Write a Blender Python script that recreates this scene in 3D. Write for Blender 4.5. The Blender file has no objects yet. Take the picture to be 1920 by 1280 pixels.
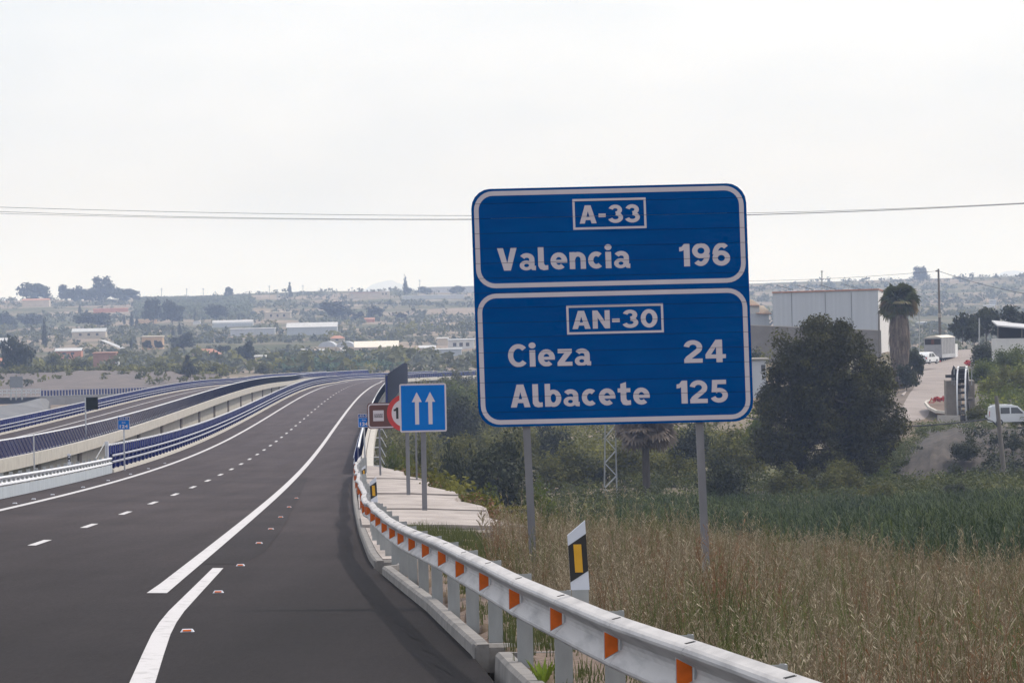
import bpy, bmesh, math, random
import numpy as np
from mathutils import Vector, Matrix
R = math.radians
random.seed(7); rng = np.random.default_rng(7)
scene = bpy.context.scene
COL = scene.collection

# ---------------------------------------------------------------- camera, sky, sun, exposure
F_PX = 8603.36; ROLL = R(1.2487); PITCH = math.atan(50 / 8700.)
CA, SA = math.cos(PITCH), math.sin(PITCH)
cam_d = bpy.data.cameras.new('camera'); cam = bpy.data.objects.new('camera', cam_d); COL.objects.link(cam)
cam_d.sensor_width = 36.0; cam_d.lens = F_PX * 36.0 / 1920.0
cam_d.clip_start = 1.0; cam_d.clip_end = 30000.0
_F = Vector((0, CA, -SA)); _U = Vector((0, SA, CA)); _R = Vector((1, 0, 0))
_Rc = _R * math.cos(ROLL) - _U * math.sin(ROLL); _Uc = _R * math.sin(ROLL) + _U * math.cos(ROLL)
m = Matrix.Identity(4)
for i, v in enumerate((_Rc, _Uc, -_F)):
    for j in range(3): m[j][i] = v[j]
cam.matrix_world = m
scene.camera = cam

SUN_AZ, SUN_EL = R(64), R(56)
world = bpy.data.worlds.new('World'); scene.world = world; world.use_nodes = True
nt = world.node_tree; nt.nodes.clear()
out = nt.nodes.new('ShaderNodeOutputWorld')
bg1 = nt.nodes.new('ShaderNodeBackground'); bg2 = nt.nodes.new('ShaderNodeBackground')
sky = nt.nodes.new('ShaderNodeTexSky'); sky.sky_type = 'NISHITA'; sky.sun_disc = False
sky.sun_elevation = SUN_EL; sky.sun_rotation = SUN_AZ; sky.dust_density = 4.0; sky.air_density = 1.0
nt.links.new(sky.outputs[0], bg1.inputs[0]); bg1.inputs[1].default_value = 0.05
# thin bright overcast: pale cloud veil with faint mottling over the sky
tc = nt.nodes.new('ShaderNodeTexCoord'); mp = nt.nodes.new('ShaderNodeMapping'); mp.inputs['Scale'].default_value = (14, 14, 40)
nz = nt.nodes.new('ShaderNodeTexNoise'); nz.inputs['Scale'].default_value = 1.0; nz.inputs['Detail'].default_value = 5
rp = nt.nodes.new('ShaderNodeValToRGB')
rp.color_ramp.elements[0].position = .30; rp.color_ramp.elements[0].color = (.775, .812, .88, 1)
rp.color_ramp.elements[1].position = .62; rp.color_ramp.elements[1].color = (.905, .92, .965, 1)
nt.links.new(tc.outputs['Generated'], mp.inputs[0]); nt.links.new(mp.outputs[0], nz.inputs['Vector'])
nt.links.new(nz.outputs['Fac'], rp.inputs[0]); nt.links.new(rp.outputs[0], bg2.inputs[0]); bg2.inputs[1].default_value = 1.01
ad = nt.nodes.new('ShaderNodeAddShader')
nt.links.new(bg1.outputs[0], ad.inputs[0]); nt.links.new(bg2.outputs[0], ad.inputs[1]); nt.links.new(ad.outputs[0], out.inputs[0])

sd = bpy.data.lights.new('sun', 'SUN'); sd.energy = 2.6; sd.angle = R(2.0); sd.color = (1.0, .93, .84)
sun = bpy.data.objects.new('sun', sd); COL.objects.link(sun)
to_sun = Vector((math.sin(SUN_AZ) * math.cos(SUN_EL), math.cos(SUN_AZ) * math.cos(SUN_EL), math.sin(SUN_EL)))
sun.rotation_euler = to_sun.to_track_quat('Z', 'Y').to_euler(); sun.location = (60, 40, 120)
vs = scene.view_settings
vs.view_transform = 'Standard'; vs.look = 'None'; vs.exposure = 0.0; vs.gamma = 1.0; vs.use_curve_mapping = False
scene.render.engine = 'CYCLES'
cy = scene.cycles
cy.max_bounces = 6; cy.diffuse_bounces = 2; cy.glossy_bounces = 2; cy.transmission_bounces = 2; cy.volume_bounces = 1
cy.transparent_max_bounces = 6; cy.use_denoising = True; cy.use_adaptive_sampling = True; cy.adaptive_threshold = 0.015

# ---------------------------------------------------------------- pixel <-> world (measuring aid: real depths everywhere)
def ray(px, py):
    u = px - 960; v = 640 - py
    ut = u * math.cos(ROLL) + v * math.sin(ROLL); vt = -u * math.sin(ROLL) + v * math.cos(ROLL)
    d = np.array([ut / F_PX, CA + vt / F_PX * SA, -SA + vt / F_PX * CA]); return d / d[1]
def P(px, py, d): return Vector(ray(px, py) * d)
def px_per_m(d): return F_PX / d

# ---------------------------------------------------------------- alignment of the two carriageways
TAB = [(-80, -2.3, .15, -.0205), (18.6, -6.41, -2.264, -0.0205), (52.6, -7.8, -3.213, -0.0239), (86.6, -9.09, -4.132, -0.027), (120.6, -10.33, -5.004, -0.0297), (154.5, -11.52, -5.814, -0.0321), (188.5, -12.67, -6.547, -0.0341), (222.5, -13.78, -7.195, -0.0358), (256.5, -14.85, -7.75, -0.0371), (290.5, -15.88, -8.212, -0.0381), (324.5, -16.86, -8.583, -0.0387), (358.4, -17.8, -8.869, -0.039), (392.4, -18.68, -9.08, -0.0389), (426.4, -19.51, -9.231, -0.0385), (460.4, -20.3, -9.338, -0.0377), (494.4, -21.04, -9.417, -0.0365), (528.4, -21.74, -9.489, -0.035), (562.4, -22.4, -9.57, -0.0332), (596.4, -23.02, -9.677, -0.031), (630.4, -23.59, -9.821, -0.0285),
       (664, -24.2, -10.03, -.026), (740, -25.75, -10.72, -.022), (820, -27.5, -11.6, -.02), (900, -29.4, -12.55, -.018), (990, -31.4, -13.5, -.015)]
TAB += [(y, -31.4 - .0215 * (y - 990) + (y - 990) ** 2 / 1800, -13.5 - .0095 * (y - 990), -.015) for y in range(1020, 1301, 30)]
TAB = np.array(TAB, float)
def _smooth(tab, ys):
    # Catmull-Rom style cubic through the table (monotone in Y)
    y = tab[:, 0]; res = []
    for k in range(1, tab.shape[1]):
        v = tab[:, k]; s = np.gradient(v, y)
        i = np.clip(np.searchsorted(y, ys) - 1, 0, len(y) - 2); h = y[i + 1] - y[i]; t = (ys - y[i]) / h
        res.append((2*t**3-3*t*t+1)*v[i] + (t**3-2*t*t+t)*h*s[i] + (-2*t**3+3*t*t)*v[i+1] + (t**3-t*t)*h*s[i+1])
    return res
YS = np.arange(-80, 1300.1, 1.0)
CX, CZ, CE = _smooth(TAB, YS)
CTH = np.arctan(np.gradient(CX, YS))
def deck_at(y): return (np.interp(y, YS, CX), np.interp(y, YS, CZ), np.interp(y, YS, CE), np.interp(y, YS, CTH))
def D(y, off, h=0.0):
    """point on the right carriageway: station (Y of the centre line), lateral offset, height above the surface"""
    x, z, e, th = deck_at(y)
    return Vector((x + off * math.cos(th), y - off * math.sin(th), z + off * e + h))
def deck_plane(X, Y):
    x, z, e, th = deck_at(Y); return z + (X - x) * e
EDGE = np.array([(-80, 7.6), (20, 7.1), (36, 6.92), (41, 6.9), (52, 6.74), (65.5, 6.42), (70, 6.3), (76, 6.23), (98, 6.14), (140, 6.05), (196, 5.97), (214, 6.0), (1300, 6.0)])
def edge_off(y): return np.interp(y, EDGE[:, 0], EDGE[:, 1])
def left_xz(y):
    t = (y - 600) / 600
    x = -36.966 - 13.559*t - 1.614*t*t
    z = -9.603 - 2.544*t - 4.784*t*t - 5.345*t**3 + 9.103*t**4
    if y > 1000:
        x += (y - 1000) ** 2 / 1500.0; z = -13.2 - .006 * (y - 1000)
    return x, z
def LD(y, a, h=0.0):
    """left carriageway: a = metres to the left of its near parapet"""
    x, z = left_xz(y); x2, _ = left_xz(y + 1.0); th = math.atan(x2 - x)
    return Vector((x - a * math.cos(th), y + a * math.sin(th), z - .022 * a + h))

# ---------------------------------------------------------------- terrain
PL = np.array([(-400, -4), (0, -6), (150, -9), (210, -11), (300, -14), (500, -17.5), (800, -19.5), (1050, -19.5), (1130, -17.6), (1230, -15.8), (1350, -14.9), (1600, -13.7), (1900, -11), (2300, -6.7), (2800, -.6), (3300, 8.5), (4000, 22), (4250, 23), (4800, 14), (6000, 0), (7900, 0)])
PM = np.array([(-400, -4), (0, -6), (110, -9), (180, -12), (300, -14.6), (400, -15.7), (600, -16.8), (900, -17.2), (1150, -16.6), (1300, -15.2), (1600, -13.4), (1900, -11), (2300, -6.7), (2800, -.6), (3300, 8.5), (4000, 20), (4250, 21), (4800, 14), (6000, 0), (7900, 0)])
PR = np.array([(-400, -4), (0, -6), (90, -7.5), (120, -10.5), (180, -13), (330, -15.5), (420, -15.3), (490, -13.7), (540, -11.7), (640, -8.7), (690, -7.1), (715, -6.9), (800, -9.5), (1000, -14), (1300, -15.2), (1600, -13.7), (1900, -11), (2300, -6.7), (2800, -.6), (3300, 8.5), (4000, 22), (4250, 23), (4800, 14), (6000, 0), (7900, 0)])
OFFE = np.array([(-400, 22), (45, 20), (60, 18), (80, 13.5), (95, 10), (100, 9.5), (152, 9.45), (195, 8.7), (230, 7.6), (260, 7.4)])
def smooth01(t): t = np.clip(t, 0, 1); return t * t * (3 - 2 * t)
def _wav(X, Y, k, s): return np.sin(X * k + s) * np.cos(Y * k * .83 + s * 1.7) + .5 * np.sin(X * k * 2.3 + Y * k * 1.1 + s)
def terrain(X, Y):
    X = np.asarray(X, float); Y = np.asarray(Y, float)
    b = X / np.maximum(np.abs(Y), 1.0)
    zl = np.interp(Y, PL[:, 0], PL[:, 1]); zm = np.interp(Y, PM[:, 0], PM[:, 1]); zr = np.interp(Y, PR[:, 0], PR[:, 1])
    w1 = smooth01((b + .03) / .03); w2 = smooth01((b - .030) / .028)
    z = zl * (1 - w1) + zm * w1; z = z * (1 - w2) + zr * w2
    far = np.clip((Y - 1150) / 700, 0, 1)
    z = z + far * (.9 * _wav(X, Y, .017, 1.0) + .5 * _wav(X, Y, .043, 3.0)) + np.clip((Y - 2500) / 1200, 0, 1) * 1.5 * _wav(X, Y, .006, 2.0)
    z = z + .25 * np.clip((Y - 120) / 60, 0, 1) * (1 - np.clip((Y - 900) / 300, 0, 1)) * _wav(X, Y, .11, .5)
    # road embankment before the viaduct
    xc, zc, ec, th = deck_at(np.clip(Y, -80, 1300))
    off = (X - xc) / np.cos(th); plane = zc + off * ec
    eo = np.interp(Y, EDGE[:, 0], EDGE[:, 1]); oe = np.interp(Y, OFFE[:, 0], OFFE[:, 1])
    verge = plane + .10 - .03 * np.clip(X - 2.2, 0, 12) - .12 * np.clip(off - 7.7, 0, 3) * np.clip((Y - 28) / 35, 0, 1) + .03 * _wav(X, Y, 1.3, .2)
    inside = plane - .35
    top = np.where((off > -5.5) & (off < eo + .28), inside, verge)
    top = np.where(off <= -5.5, plane - .25, top)
    sl = np.maximum(off - oe, 0) / 1.7 + np.maximum(-5.9 - off, 0) / 1.8
    emb = top - sl
    k = 1 - smooth01((Y - 218) / 16)
    emb = emb * k + (z - 5) * (1 - k)
    return np.maximum(z, emb)
def hit(px, py, d0=1100, d1=4300):
    r = ray(px, py); ds = np.arange(d0, d1, 4.0)
    t = terrain(r[0] * ds, ds); below = r[2] * ds < t
    i = int(np.argmax(below)) if below.any() else len(ds) - 1
    return float(ds[i])
def tz(x, y): return float(terrain(x, y))

# ---------------------------------------------------------------- materials
MATS = {}
def mat(name, col, rough=.7, metal=0.0, var=.15, scale=1.0, col2=None, bump=0.0, bscale=None, spec=.5, stretch=(1, 1, 1), detail=4, lo=.3, hi=.7, trans=0.0):
    if name in MATS: return MATS[name]
    mt = bpy.data.materials.new(name); mt.use_nodes = True; n = mt.node_tree.nodes; l = mt.node_tree.links
    bs = n['Principled BSDF']; bs.inputs['Roughness'].default_value = rough; bs.inputs['Metallic'].default_value = metal
    bs.inputs['Specular IOR Level'].default_value = spec
    if col2 is None: col2 = tuple(min(1, c * (1 + var)) for c in col); col = tuple(c * (1 - var) for c in col)
    g = n.new('ShaderNodeNewGeometry'); mp = n.new('ShaderNodeMapping'); mp.inputs['Scale'].default_value = tuple(scale * s for s in stretch)
    nz = n.new('ShaderNodeTexNoise'); nz.inputs['Scale'].default_value = 1.0; nz.inputs['Detail'].default_value = detail; nz.inputs['Roughness'].default_value = .6
    rp = n.new('ShaderNodeValToRGB'); rp.color_ramp.elements[0].position = lo; rp.color_ramp.elements[1].position = hi
    rp.color_ramp.elements[0].color = (*col, 1); rp.color_ramp.elements[1].color = (*col2, 1)
    l.new(g.outputs['Position'], mp.inputs[0]); l.new(mp.outputs[0], nz.inputs['Vector']); l.new(nz.outputs['Fac'], rp.inputs[0]); l.new(rp.outputs[0], bs.inputs['Base Color'])
    if bump:
        nb = n.new('ShaderNodeTexNoise'); nb.inputs['Scale'].default_value = bscale or scale * 6; nb.inputs['Detail'].default_value = 3
        bp = n.new('ShaderNodeBump'); bp.inputs['Strength'].default_value = bump; bp.inputs['Distance'].default_value = .02
        l.new(g.outputs['Position'], nb.inputs['Vector']); l.new(nb.outputs['Fac'], bp.inputs['Height']); l.new(bp.outputs[0], bs.inputs['Normal'])
    MATS[name] = mt; return mt
def leafmat(name, c1, c2, c3=None, scale=.5, transl=.25):
    """foliage: object-random and noise driven hue, a little light passing through"""
    if name in MATS: return MATS[name]
    mt = bpy.data.materials.new(name); mt.use_nodes = True; n = mt.node_tree.nodes; l = mt.node_tree.links
    bs = n['Principled BSDF']; bs.inputs['Roughness'].default_value = .65; bs.inputs['Specular IOR Level'].default_value = .25
    g = n.new('ShaderNodeNewGeometry'); nz = n.new('ShaderNodeTexNoise'); nz.inputs['Scale'].default_value = scale; nz.inputs['Detail'].default_value = 3
    at = n.new('ShaderNodeAttribute'); at.attribute_name = 'tint'
    ma = n.new('ShaderNodeMath'); ma.operation = 'MULTIPLY_ADD'; ma.inputs[1].default_value = .6
    mb = n.new('ShaderNodeMath'); mb.operation = 'MULTIPLY'; mb.inputs[1].default_value = .6
    l.new(g.outputs['Position'], nz.inputs['Vector']); l.new(nz.outputs['Fac'], mb.inputs[0]); l.new(at.outputs['Fac'], ma.inputs[0]); l.new(mb.outputs[0], ma.inputs[2])
    rp = n.new('ShaderNodeValToRGB'); e = rp.color_ramp.elements; e[0].position = .25; e[0].color = (*c1, 1); e[1].position = .6; e[1].color = (*c2, 1)
    if c3: x = e.new(.85); x.color = (*c3, 1)
    l.new(ma.outputs[0], rp.inputs[0]); l.new(rp.outputs[0], bs.inputs['Base Color'])
    tr = n.new('ShaderNodeBsdfTranslucent'); l.new(rp.outputs[0], tr.inputs[0]); mx = n.new('ShaderNodeMixShader'); mx.inputs[0].default_value = transl
    o = n['Material Output']; l.new(bs.outputs[0], mx.inputs[1]); l.new(tr.outputs[0], mx.inputs[2]); l.new(mx.outputs[0], o.inputs[0])
    MATS[name] = mt; return mt

# ---------------------------------------------------------------- mesh building
ORG = {}
class MB:
    def __init__(s): s.v = []; s.f = []; s.mi = []; s.cur = 0
    def add(s, vs, fs):
        o = len(s.v); s.v += [tuple(v) for v in vs]; s.f += [tuple(o + i for i in f) for f in fs]; s.mi += [s.cur] * len(fs)
    def hexa(s, q):   # 8 corners: bottom 4 ccw, top 4 ccw
        s.add(q, [(3, 2, 1, 0), (4, 5, 6, 7), (0, 1, 5, 4), (1, 2, 6, 5), (2, 3, 7, 6), (3, 0, 4, 7)])
    def box(s, c, size, ax=None, ay=None, az=None):
        c = Vector(c); ax = Vector(ax or (1, 0, 0)); az = Vector(az or (0, 0, 1)); ay = Vector(ay) if ay else az.cross(ax)
        x, y, z = [Vector(a) * (k / 2) for a, k in zip((ax, ay, az), size)]
        s.hexa([c-x-y-z, c+x-y-z, c+x+y-z, c-x+y-z, c-x-y+z, c+x-y+z, c+x+y+z, c-x+y+z])
    def beam(s, a, b, w, h, up=(0, 0, 1)):
        a = Vector(a); b = Vector(b); d = (b - a).normalized(); side = d.cross(Vector(up))
        if side.length < 1e-5: side = d.cross(Vector((1, 0, 0)))
        side.normalize(); u = side.cross(d)
        p = side * w / 2; q = u * h / 2
        s.hexa([a-p-q, a+p-q, b+p-q, b-p-q, a-p+q, a+p+q, b+p+q, b-p+q])
    def tube(s, a, b, r0, r1=None, n=8, cap=True):
        a = Vector(a); b = Vector(b); r1 = r0 if r1 is None else r1
        d = (b - a).normalized(); u = d.cross(Vector((0, 0, 1)));
        if u.length < 1e-4: u = Vector((1, 0, 0))
        u.normalize(); w = d.cross(u)
        vs = []
        for c, r in ((a, r0), (b, r1)):
            for i in range(n): t = 2*math.pi*i/n; vs.append(c + u*math.cos(t)*r + w*math.sin(t)*r)
        fs = [(i, (i+1) % n, n+(i+1) % n, n+i) for i in range(n)]
        if cap: fs += [tuple(range(n-1, -1, -1)), tuple(range(n, 2*n))]
        s.add(vs, fs)
    def path(s, pts, r, n=6):
        for a, b in zip(pts[:-1], pts[1:]): s.tube(a, b, r, r, n, False)
    def poly(s, pts, nrm, th):   # thick flat polygon
        n = len(pts); nv = Vector(nrm) * th; p = [Vector(q) for q in pts]
        s.add(p + [q - nv for q in p], [tuple(range(n)), tuple(range(2*n-1, n-1, -1))] + [(i, n+i, n+(i+1) % n, (i+1) % n) for i in range(n)])
    def sweep(s, sections, closed=False, caps=False):
        m_ = len(sections[0]); vs = [v for sec in sections for v in sec]; fs = []
        for i in range(len(sections)-1):
            for j in range(m_ if closed else m_-1):
                a = i*m_+j; b = i*m_+(j+1) % m_; fs.append((a, b, b+m_, a+m_))
        if caps: fs += [tuple(range(m_-1, -1, -1)), tuple(len(vs)-m_+i for i in range(m_))]
        s.add(vs, fs)
    def build(s, name, mats, parent=None, loc=None, smooth=False, **tags):
        me = bpy.data.meshes.new(name)
        org = ORG.get(parent.name, Vector((0, 0, 0))) if parent else Vector(loc or (0, 0, 0))
        me.from_pydata([(v[0]-org.x, v[1]-org.y, v[2]-org.z) for v in s.v], [], s.f)
        for mm in (mats if isinstance(mats, (list, tuple)) else [mats]): me.materials.append(mm)
        if any(s.mi): me.polygons.foreach_set('material_index', s.mi)
        if smooth: me.polygons.foreach_set('use_smooth', [True]*len(me.polygons))
        me.update()
        return link(name, me, parent, org, **tags)
def link(name, me, parent=None, org=None, **tags):
    o = bpy.data.objects.new(name, me); COL.objects.link(o)
    if parent: o.parent = parent; ORG[o.name] = ORG[parent.name]
    else: o.location = org; ORG[o.name] = Vector(org)
    for k, v in tags.items(): o[k] = v
    return o
def thing(name, label, cat, loc, group=None):
    o = bpy.data.objects.new(name, None); COL.objects.link(o); o.location = loc; ORG[o.name] = Vector(loc); o.empty_display_size = .3
    o['label'] = label; o['category'] = cat
    if group: o['group'] = group
    return o
def copy_tree(src, loc, label=None, rotz=0.0, scale=None):
    c = src.copy(); COL.objects.link(c); c.location = loc; c.rotation_euler = (0, 0, rotz)
    if scale is not None: c.scale = scale
    if label: c['label'] = label
    ORG[c.name] = Vector(loc)
    for ch in list(src.children):
        k = ch.copy(); COL.objects.link(k); k.parent = c
        for g in list(ch.children):
            q = g.copy(); COL.objects.link(q); q.parent = k
    return c
def ribbon(ys, offs, h, fn=D):
    mb = MB(); mb.sweep([[fn(y, o, h) for o in offs] for y in ys]); return mb
def steps(a, b, s): n = max(1, int(round((b-a)/s))); return [a + (b-a)*i/n for i in range(n+1)]

# ---------------------------------------------------------------- colours
M_asph = mat('asphalt', (.040, .034, .034), .82, 0, scale=.4, col2=(.064, .055, .054), bump=.35, bscale=70, spec=.12, detail=8, lo=.25, hi=.75)
M_asph2 = mat('fresh_and_shaded_asphalt', (.030, .026, .027), .85, 0, scale=.7, col2=(.043, .038, .038), bump=.35, bscale=70, spec=.10, detail=8)
def asphalt(name, c0, c1, wear):
    mt = bpy.data.materials.new(name); mt.use_nodes = True; n = mt.node_tree.nodes; l = mt.node_tree.links
    bs = n['Principled BSDF']; bs.inputs['Roughness'].default_value = .85; bs.inputs['Specular IOR Level'].default_value = .12
    g = n.new('ShaderNodeNewGeometry')
    def noise(st, det, rough=.6):
        mp_ = n.new('ShaderNodeMapping'); mp_.inputs['Scale'].default_value = st; z = n.new('ShaderNodeTexNoise'); z.inputs['Scale'].default_value = 1; z.inputs['Detail'].default_value = det; z.inputs['Roughness'].default_value = rough
        l.new(g.outputs['Position'], mp_.inputs[0]); l.new(mp_.outputs[0], z.inputs['Vector']); return z.outputs['Fac']
    def ramp(f, a, b, p0, p1):
        r_ = n.new('ShaderNodeValToRGB'); e = r_.color_ramp.elements; e[0].position = p0; e[0].color = (*a, 1); e[1].position = p1; e[1].color = (*b, 1); l.new(f, r_.inputs[0]); return r_.outputs[0]
    def mul(a, b):
        x = n.new('ShaderNodeMix'); x.data_type = 'RGBA'; x.blend_type = 'MULTIPLY'; x.inputs[0].default_value = 1; l.new(a, x.inputs[6]); l.new(b, x.inputs[7]); return x.outputs[2]
    grain = ramp(noise((13, 13, 13), 4, .85), c0, c1, .32, .68)
    lanes = ramp(noise((1.1, .035, 1), 4), (wear, wear*.985, wear*.98), (1.12, 1.12, 1.12), .35, .65)
    streak = ramp(noise((30, 1.3, 30), 4, .75), (.80, .79, .80), (1.22, 1.20, 1.20), .30, .70)
    blot = ramp(noise((.16, .11, .16), 5), (.86, .85, .86), (1.12, 1.10, 1.09), .35, .65)
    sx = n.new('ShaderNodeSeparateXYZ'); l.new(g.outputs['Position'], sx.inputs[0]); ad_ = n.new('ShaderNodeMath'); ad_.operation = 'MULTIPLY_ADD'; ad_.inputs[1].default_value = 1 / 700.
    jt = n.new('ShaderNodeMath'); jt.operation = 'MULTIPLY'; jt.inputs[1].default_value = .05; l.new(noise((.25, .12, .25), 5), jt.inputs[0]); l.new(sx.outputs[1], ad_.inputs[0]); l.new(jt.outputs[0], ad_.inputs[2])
    ar = n.new('ShaderNodeValToRGB'); e = ar.color_ramp.elements; e[0].position = .085; e[0].color = (.28, .275, .285, 1); e[1].position = .19; e[1].color = (.80, .79, .80, 1); x3 = e.new(.9); x3.color = (1.35, 1.32, 1.32, 1); l.new(ad_.outputs[0], ar.inputs[0])  # newer dark paving near; brightening from grazing light and haze painted in beyond
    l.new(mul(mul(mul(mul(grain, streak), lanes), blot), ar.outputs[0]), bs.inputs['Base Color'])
    nb = n.new('ShaderNodeTexNoise'); nb.inputs['Scale'].default_value = 60; bp = n.new('ShaderNodeBump'); bp.inputs['Strength'].default_value = .4; bp.inputs['Distance'].default_value = .02
    l.new(g.outputs['Position'], nb.inputs['Vector']); l.new(nb.outputs['Fac'], bp.inputs['Height']); l.new(bp.outputs[0], bs.inputs['Normal']); return mt
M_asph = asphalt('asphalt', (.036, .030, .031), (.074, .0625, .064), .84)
M_asph2 = asphalt('fresh_and_shaded_asphalt', (.026, .022, .023), (.058, .050, .052), .90)  # newer paving, also the colour of the painted shadow beside the kerb
M_white = mat('road_paint', (.26, .25, .252), .75, 0, scale=3.5, col2=(.50, .485, .49), detail=10, lo=.22, hi=.46, spec=.1, stretch=(1.6, .7, 1))
M_conc = mat('concrete', (.30, .275, .25), .85, 0, scale=.8, col2=(.42, .385, .35), bump=.2, bscale=25, detail=7)
M_kerb = mat('kerb_concrete', (.15, .14, .135), .9, 0, scale=2.2, col2=(.25, .235, .22), bump=.4, bscale=18, detail=8)
M_concw = mat('pale_concrete', (.36, .335, .30), .85, 0, scale=1.4, col2=(.50, .47, .42), bump=.15, bscale=14, detail=7, lo=.25, hi=.55)
M_greyc = mat('grey_concrete', (.10, .10, .105), .9, 0, scale=.2, col2=(.16, .16, .165), detail=7)
M_concd = mat('brown_concrete', (.16, .135, .115), .9, 0, scale=1.0, col2=(.23, .20, .17))
M_slab = mat('slab_concrete', (.20, .17, .152), .9, 0, scale=.9, col2=(.37, .325, .30), bump=.3, bscale=9, detail=10, stretch=(1, .35, 1), lo=.28, hi=.62)
M_galv = mat('galvanised_steel', (.40, .41, .43), .45, .55, scale=3.0, col2=(.52, .53, .55), detail=6)
M_galvr = mat('rail_steel', (.27, .262, .265), .6, .0, scale=2.2, col2=(.46, .445, .44), spec=.04, lo=.25, hi=.55, detail=7, stretch=(1, .35, 6))
M_post = mat('post_steel', (.27, .28, .28), .55, .35, scale=5.0, col2=(.38, .39, .39), detail=6, stretch=(1, 1, .3))
M_wrail = mat('pale_rail', (.60, .61, .64), .5, .15, var=.08, scale=2)
M_rail2 = mat('dull_rail', (.36, .37, .43), .5, .2, var=.15, scale=2)
M_sheet = mat('barrier_sheet', (.38, .42, .46), .55, .25, scale=1.2, col2=(.50, .54, .58), stretch=(1, 3, .4))
M_navy = mat('navy_paint', (.012, .017, .10), .85, 0, scale=.8, col2=(.018, .026, .14), spec=0.0)
M_navyp = mat('faded_post', (.16, .17, .26), .6, 0, var=.15, scale=2)
M_screen = mat('dark_screen', (.020, .022, .032), .9, 0, var=.2, scale=1.5, spec=0.0)
M_blue = mat('sign_blue', (.0, .052, .21), .8, 0, scale=1.2, col2=(.0, .068, .25), spec=0.0, detail=6, stretch=(1, 1, 4))
M_blue2 = mat('sign_sky_blue', (.0, .125, .44), .7, 0, var=.06, scale=2, spec=.05)
M_swhite = mat('sign_white', (.50, .45, .48), .5, 0, var=.05, scale=3, spec=.3)
M_joint = mat('joint_dark', (.012, .02, .05), .8, 0, var=.1)
M_darkp = mat('dark_panel', (.018, .022, .020), .9, 0, var=.15, scale=2, spec=0.0)
M_spost = mat('sign_post_steel', (.13, .13, .145), .6, .3, scale=4.0, col2=(.20, .20, .215), stretch=(1, 1, .3))
M_sback = mat('sign_back', (.17, .18, .19), .6, .4, var=.1, scale=2)
M_brown = mat('sign_brown', (.085, .024, .016), .5, 0, var=.1, scale=2)
M_red = mat('sign_red', (.42, .022, .022), .5, 0, var=.08, scale=2)
M_black = mat('black_paint', (.014, .013, .013), .6, 0, var=.1, scale=4)
M_yellow = mat('reflector_yellow', (.62, .32, .012), .4, 0, var=.08, scale=8)
M_orange = mat('reflector_orange', (.66, .125, .006), .4, 0, var=.15, scale=14, spec=.3)
M_plast = mat('white_plastic', (.58, .60, .66), .5, 0, var=.05, scale=4)
M_gravel = mat('gravel', (.085, .055, .04), .95, 0, scale=9, col2=(.20, .145, .11), bump=.6, bscale=40, detail=6)
M_dark = mat('dark_void', (.02, .019, .02), .8, 0, var=.1)
M_tyre = mat('tyre_rubber', (.02, .02, .02), .8, 0, var=.1)
M_glass = mat('car_glass', (.03, .035, .04), .15, 0, var=.1, spec=.6)
M_carw = mat('white_car_paint', (.72, .73, .74), .3, 0, var=.03, spec=.6)
M_vans = mat('silver_van_paint', (.50, .52, .55), .32, .25, var=.03, spec=.6)
M_tarp = mat('grey_tarp', (.27, .27, .28), .7, 0, var=.12, scale=1.5)
M_tarpw = mat('cream_tarp', (.62, .57, .50), .7, 0, var=.1, scale=1.5)
M_wood = mat('old_wood', (.13, .115, .10), .85, 0, var=.2, scale=2, stretch=(6, 6, .4))
M_bark = mat('bark', (.055, .045, .036), .9, 0, var=.25, scale=3, stretch=(3, 3, .6))
M_tile = mat('roof_tile', (.30, .13, .085), .8, 0, scale=1.5, col2=(.42, .21, .14))
M_wallw = mat('white_wall', (.55, .54, .53), .8, 0, var=.1, scale=.4)
M_wallc = mat('cream_wall', (.47, .40, .32), .85, 0, var=.12, scale=.3)
M_wallo = mat('orange_wall', (.46, .20, .13), .85, 0, var=.12, scale=.3)
M_wally = mat('ochre_wall', (.50, .33, .19), .85, 0, var=.1, scale=.3)
M_brick = mat('brick_wall', (.30, .155, .11), .9, 0, var=.15, scale=.5)
M_block = mat('block_wall', (.17, .155, .145), .9, 0, var=.12, scale=.6)
M_shed = mat('shed_cladding', (.36, .38, .42), .6, 0, scale=.25, col2=(.43, .45, .49), stretch=(6, 6, .1))
M_sheda = mat('sunlit_shed_side', (.62, .61, .61), .6, 0, var=.05, scale=.3)
M_roofw = mat('white_roof', (.44, .44, .46), .6, 0, var=.08, scale=.3)
M_roofg = mat('grey_roof', (.40, .41, .43), .6, 0, var=.1, scale=.3)
M_winb = mat('window_dark', (.035, .035, .04), .3, 0, var=.1)
M_wire = mat('cable_black', (.03, .03, .035), .6, 0, var=.1)
M_dirt = mat('earth', (.075, .058, .042), .95, 0, scale=.35, col2=(.17, .13, .10), bump=.5, bscale=3, detail=8)
M_lane = mat('dusty_lane', (.21, .178, .162), .95, 0, scale=.25, col2=(.29, .25, .23), detail=7)
L_pine = leafmat('pine_needles', (.013, .013, .003), (.050, .050, .009), (.17, .16, .035), .5, .4)
L_dark = leafmat('dark_leaves', (.012, .016, .005), (.034, .041, .012), (.085, .090, .028), .3)
L_olive = leafmat('olive_leaves', (.034, .037, .006), (.105, .105, .017), (.24, .23, .055), .3, .4)
L_green = leafmat('green_leaves', (.038, .052, .006), (.10, .125, .014), (.22, .235, .03), .3, .4)
L_reed = leafmat('reed_leaves', (.007, .013, .003), (.022, .040, .007), (.10, .125, .034), .16, .3)
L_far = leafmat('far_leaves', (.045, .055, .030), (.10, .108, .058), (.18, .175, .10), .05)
L_low = leafmat('marsh_leaves', (.022, .030, .005), (.058, .070, .012), (.14, .145, .036), .1, .3)
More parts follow.
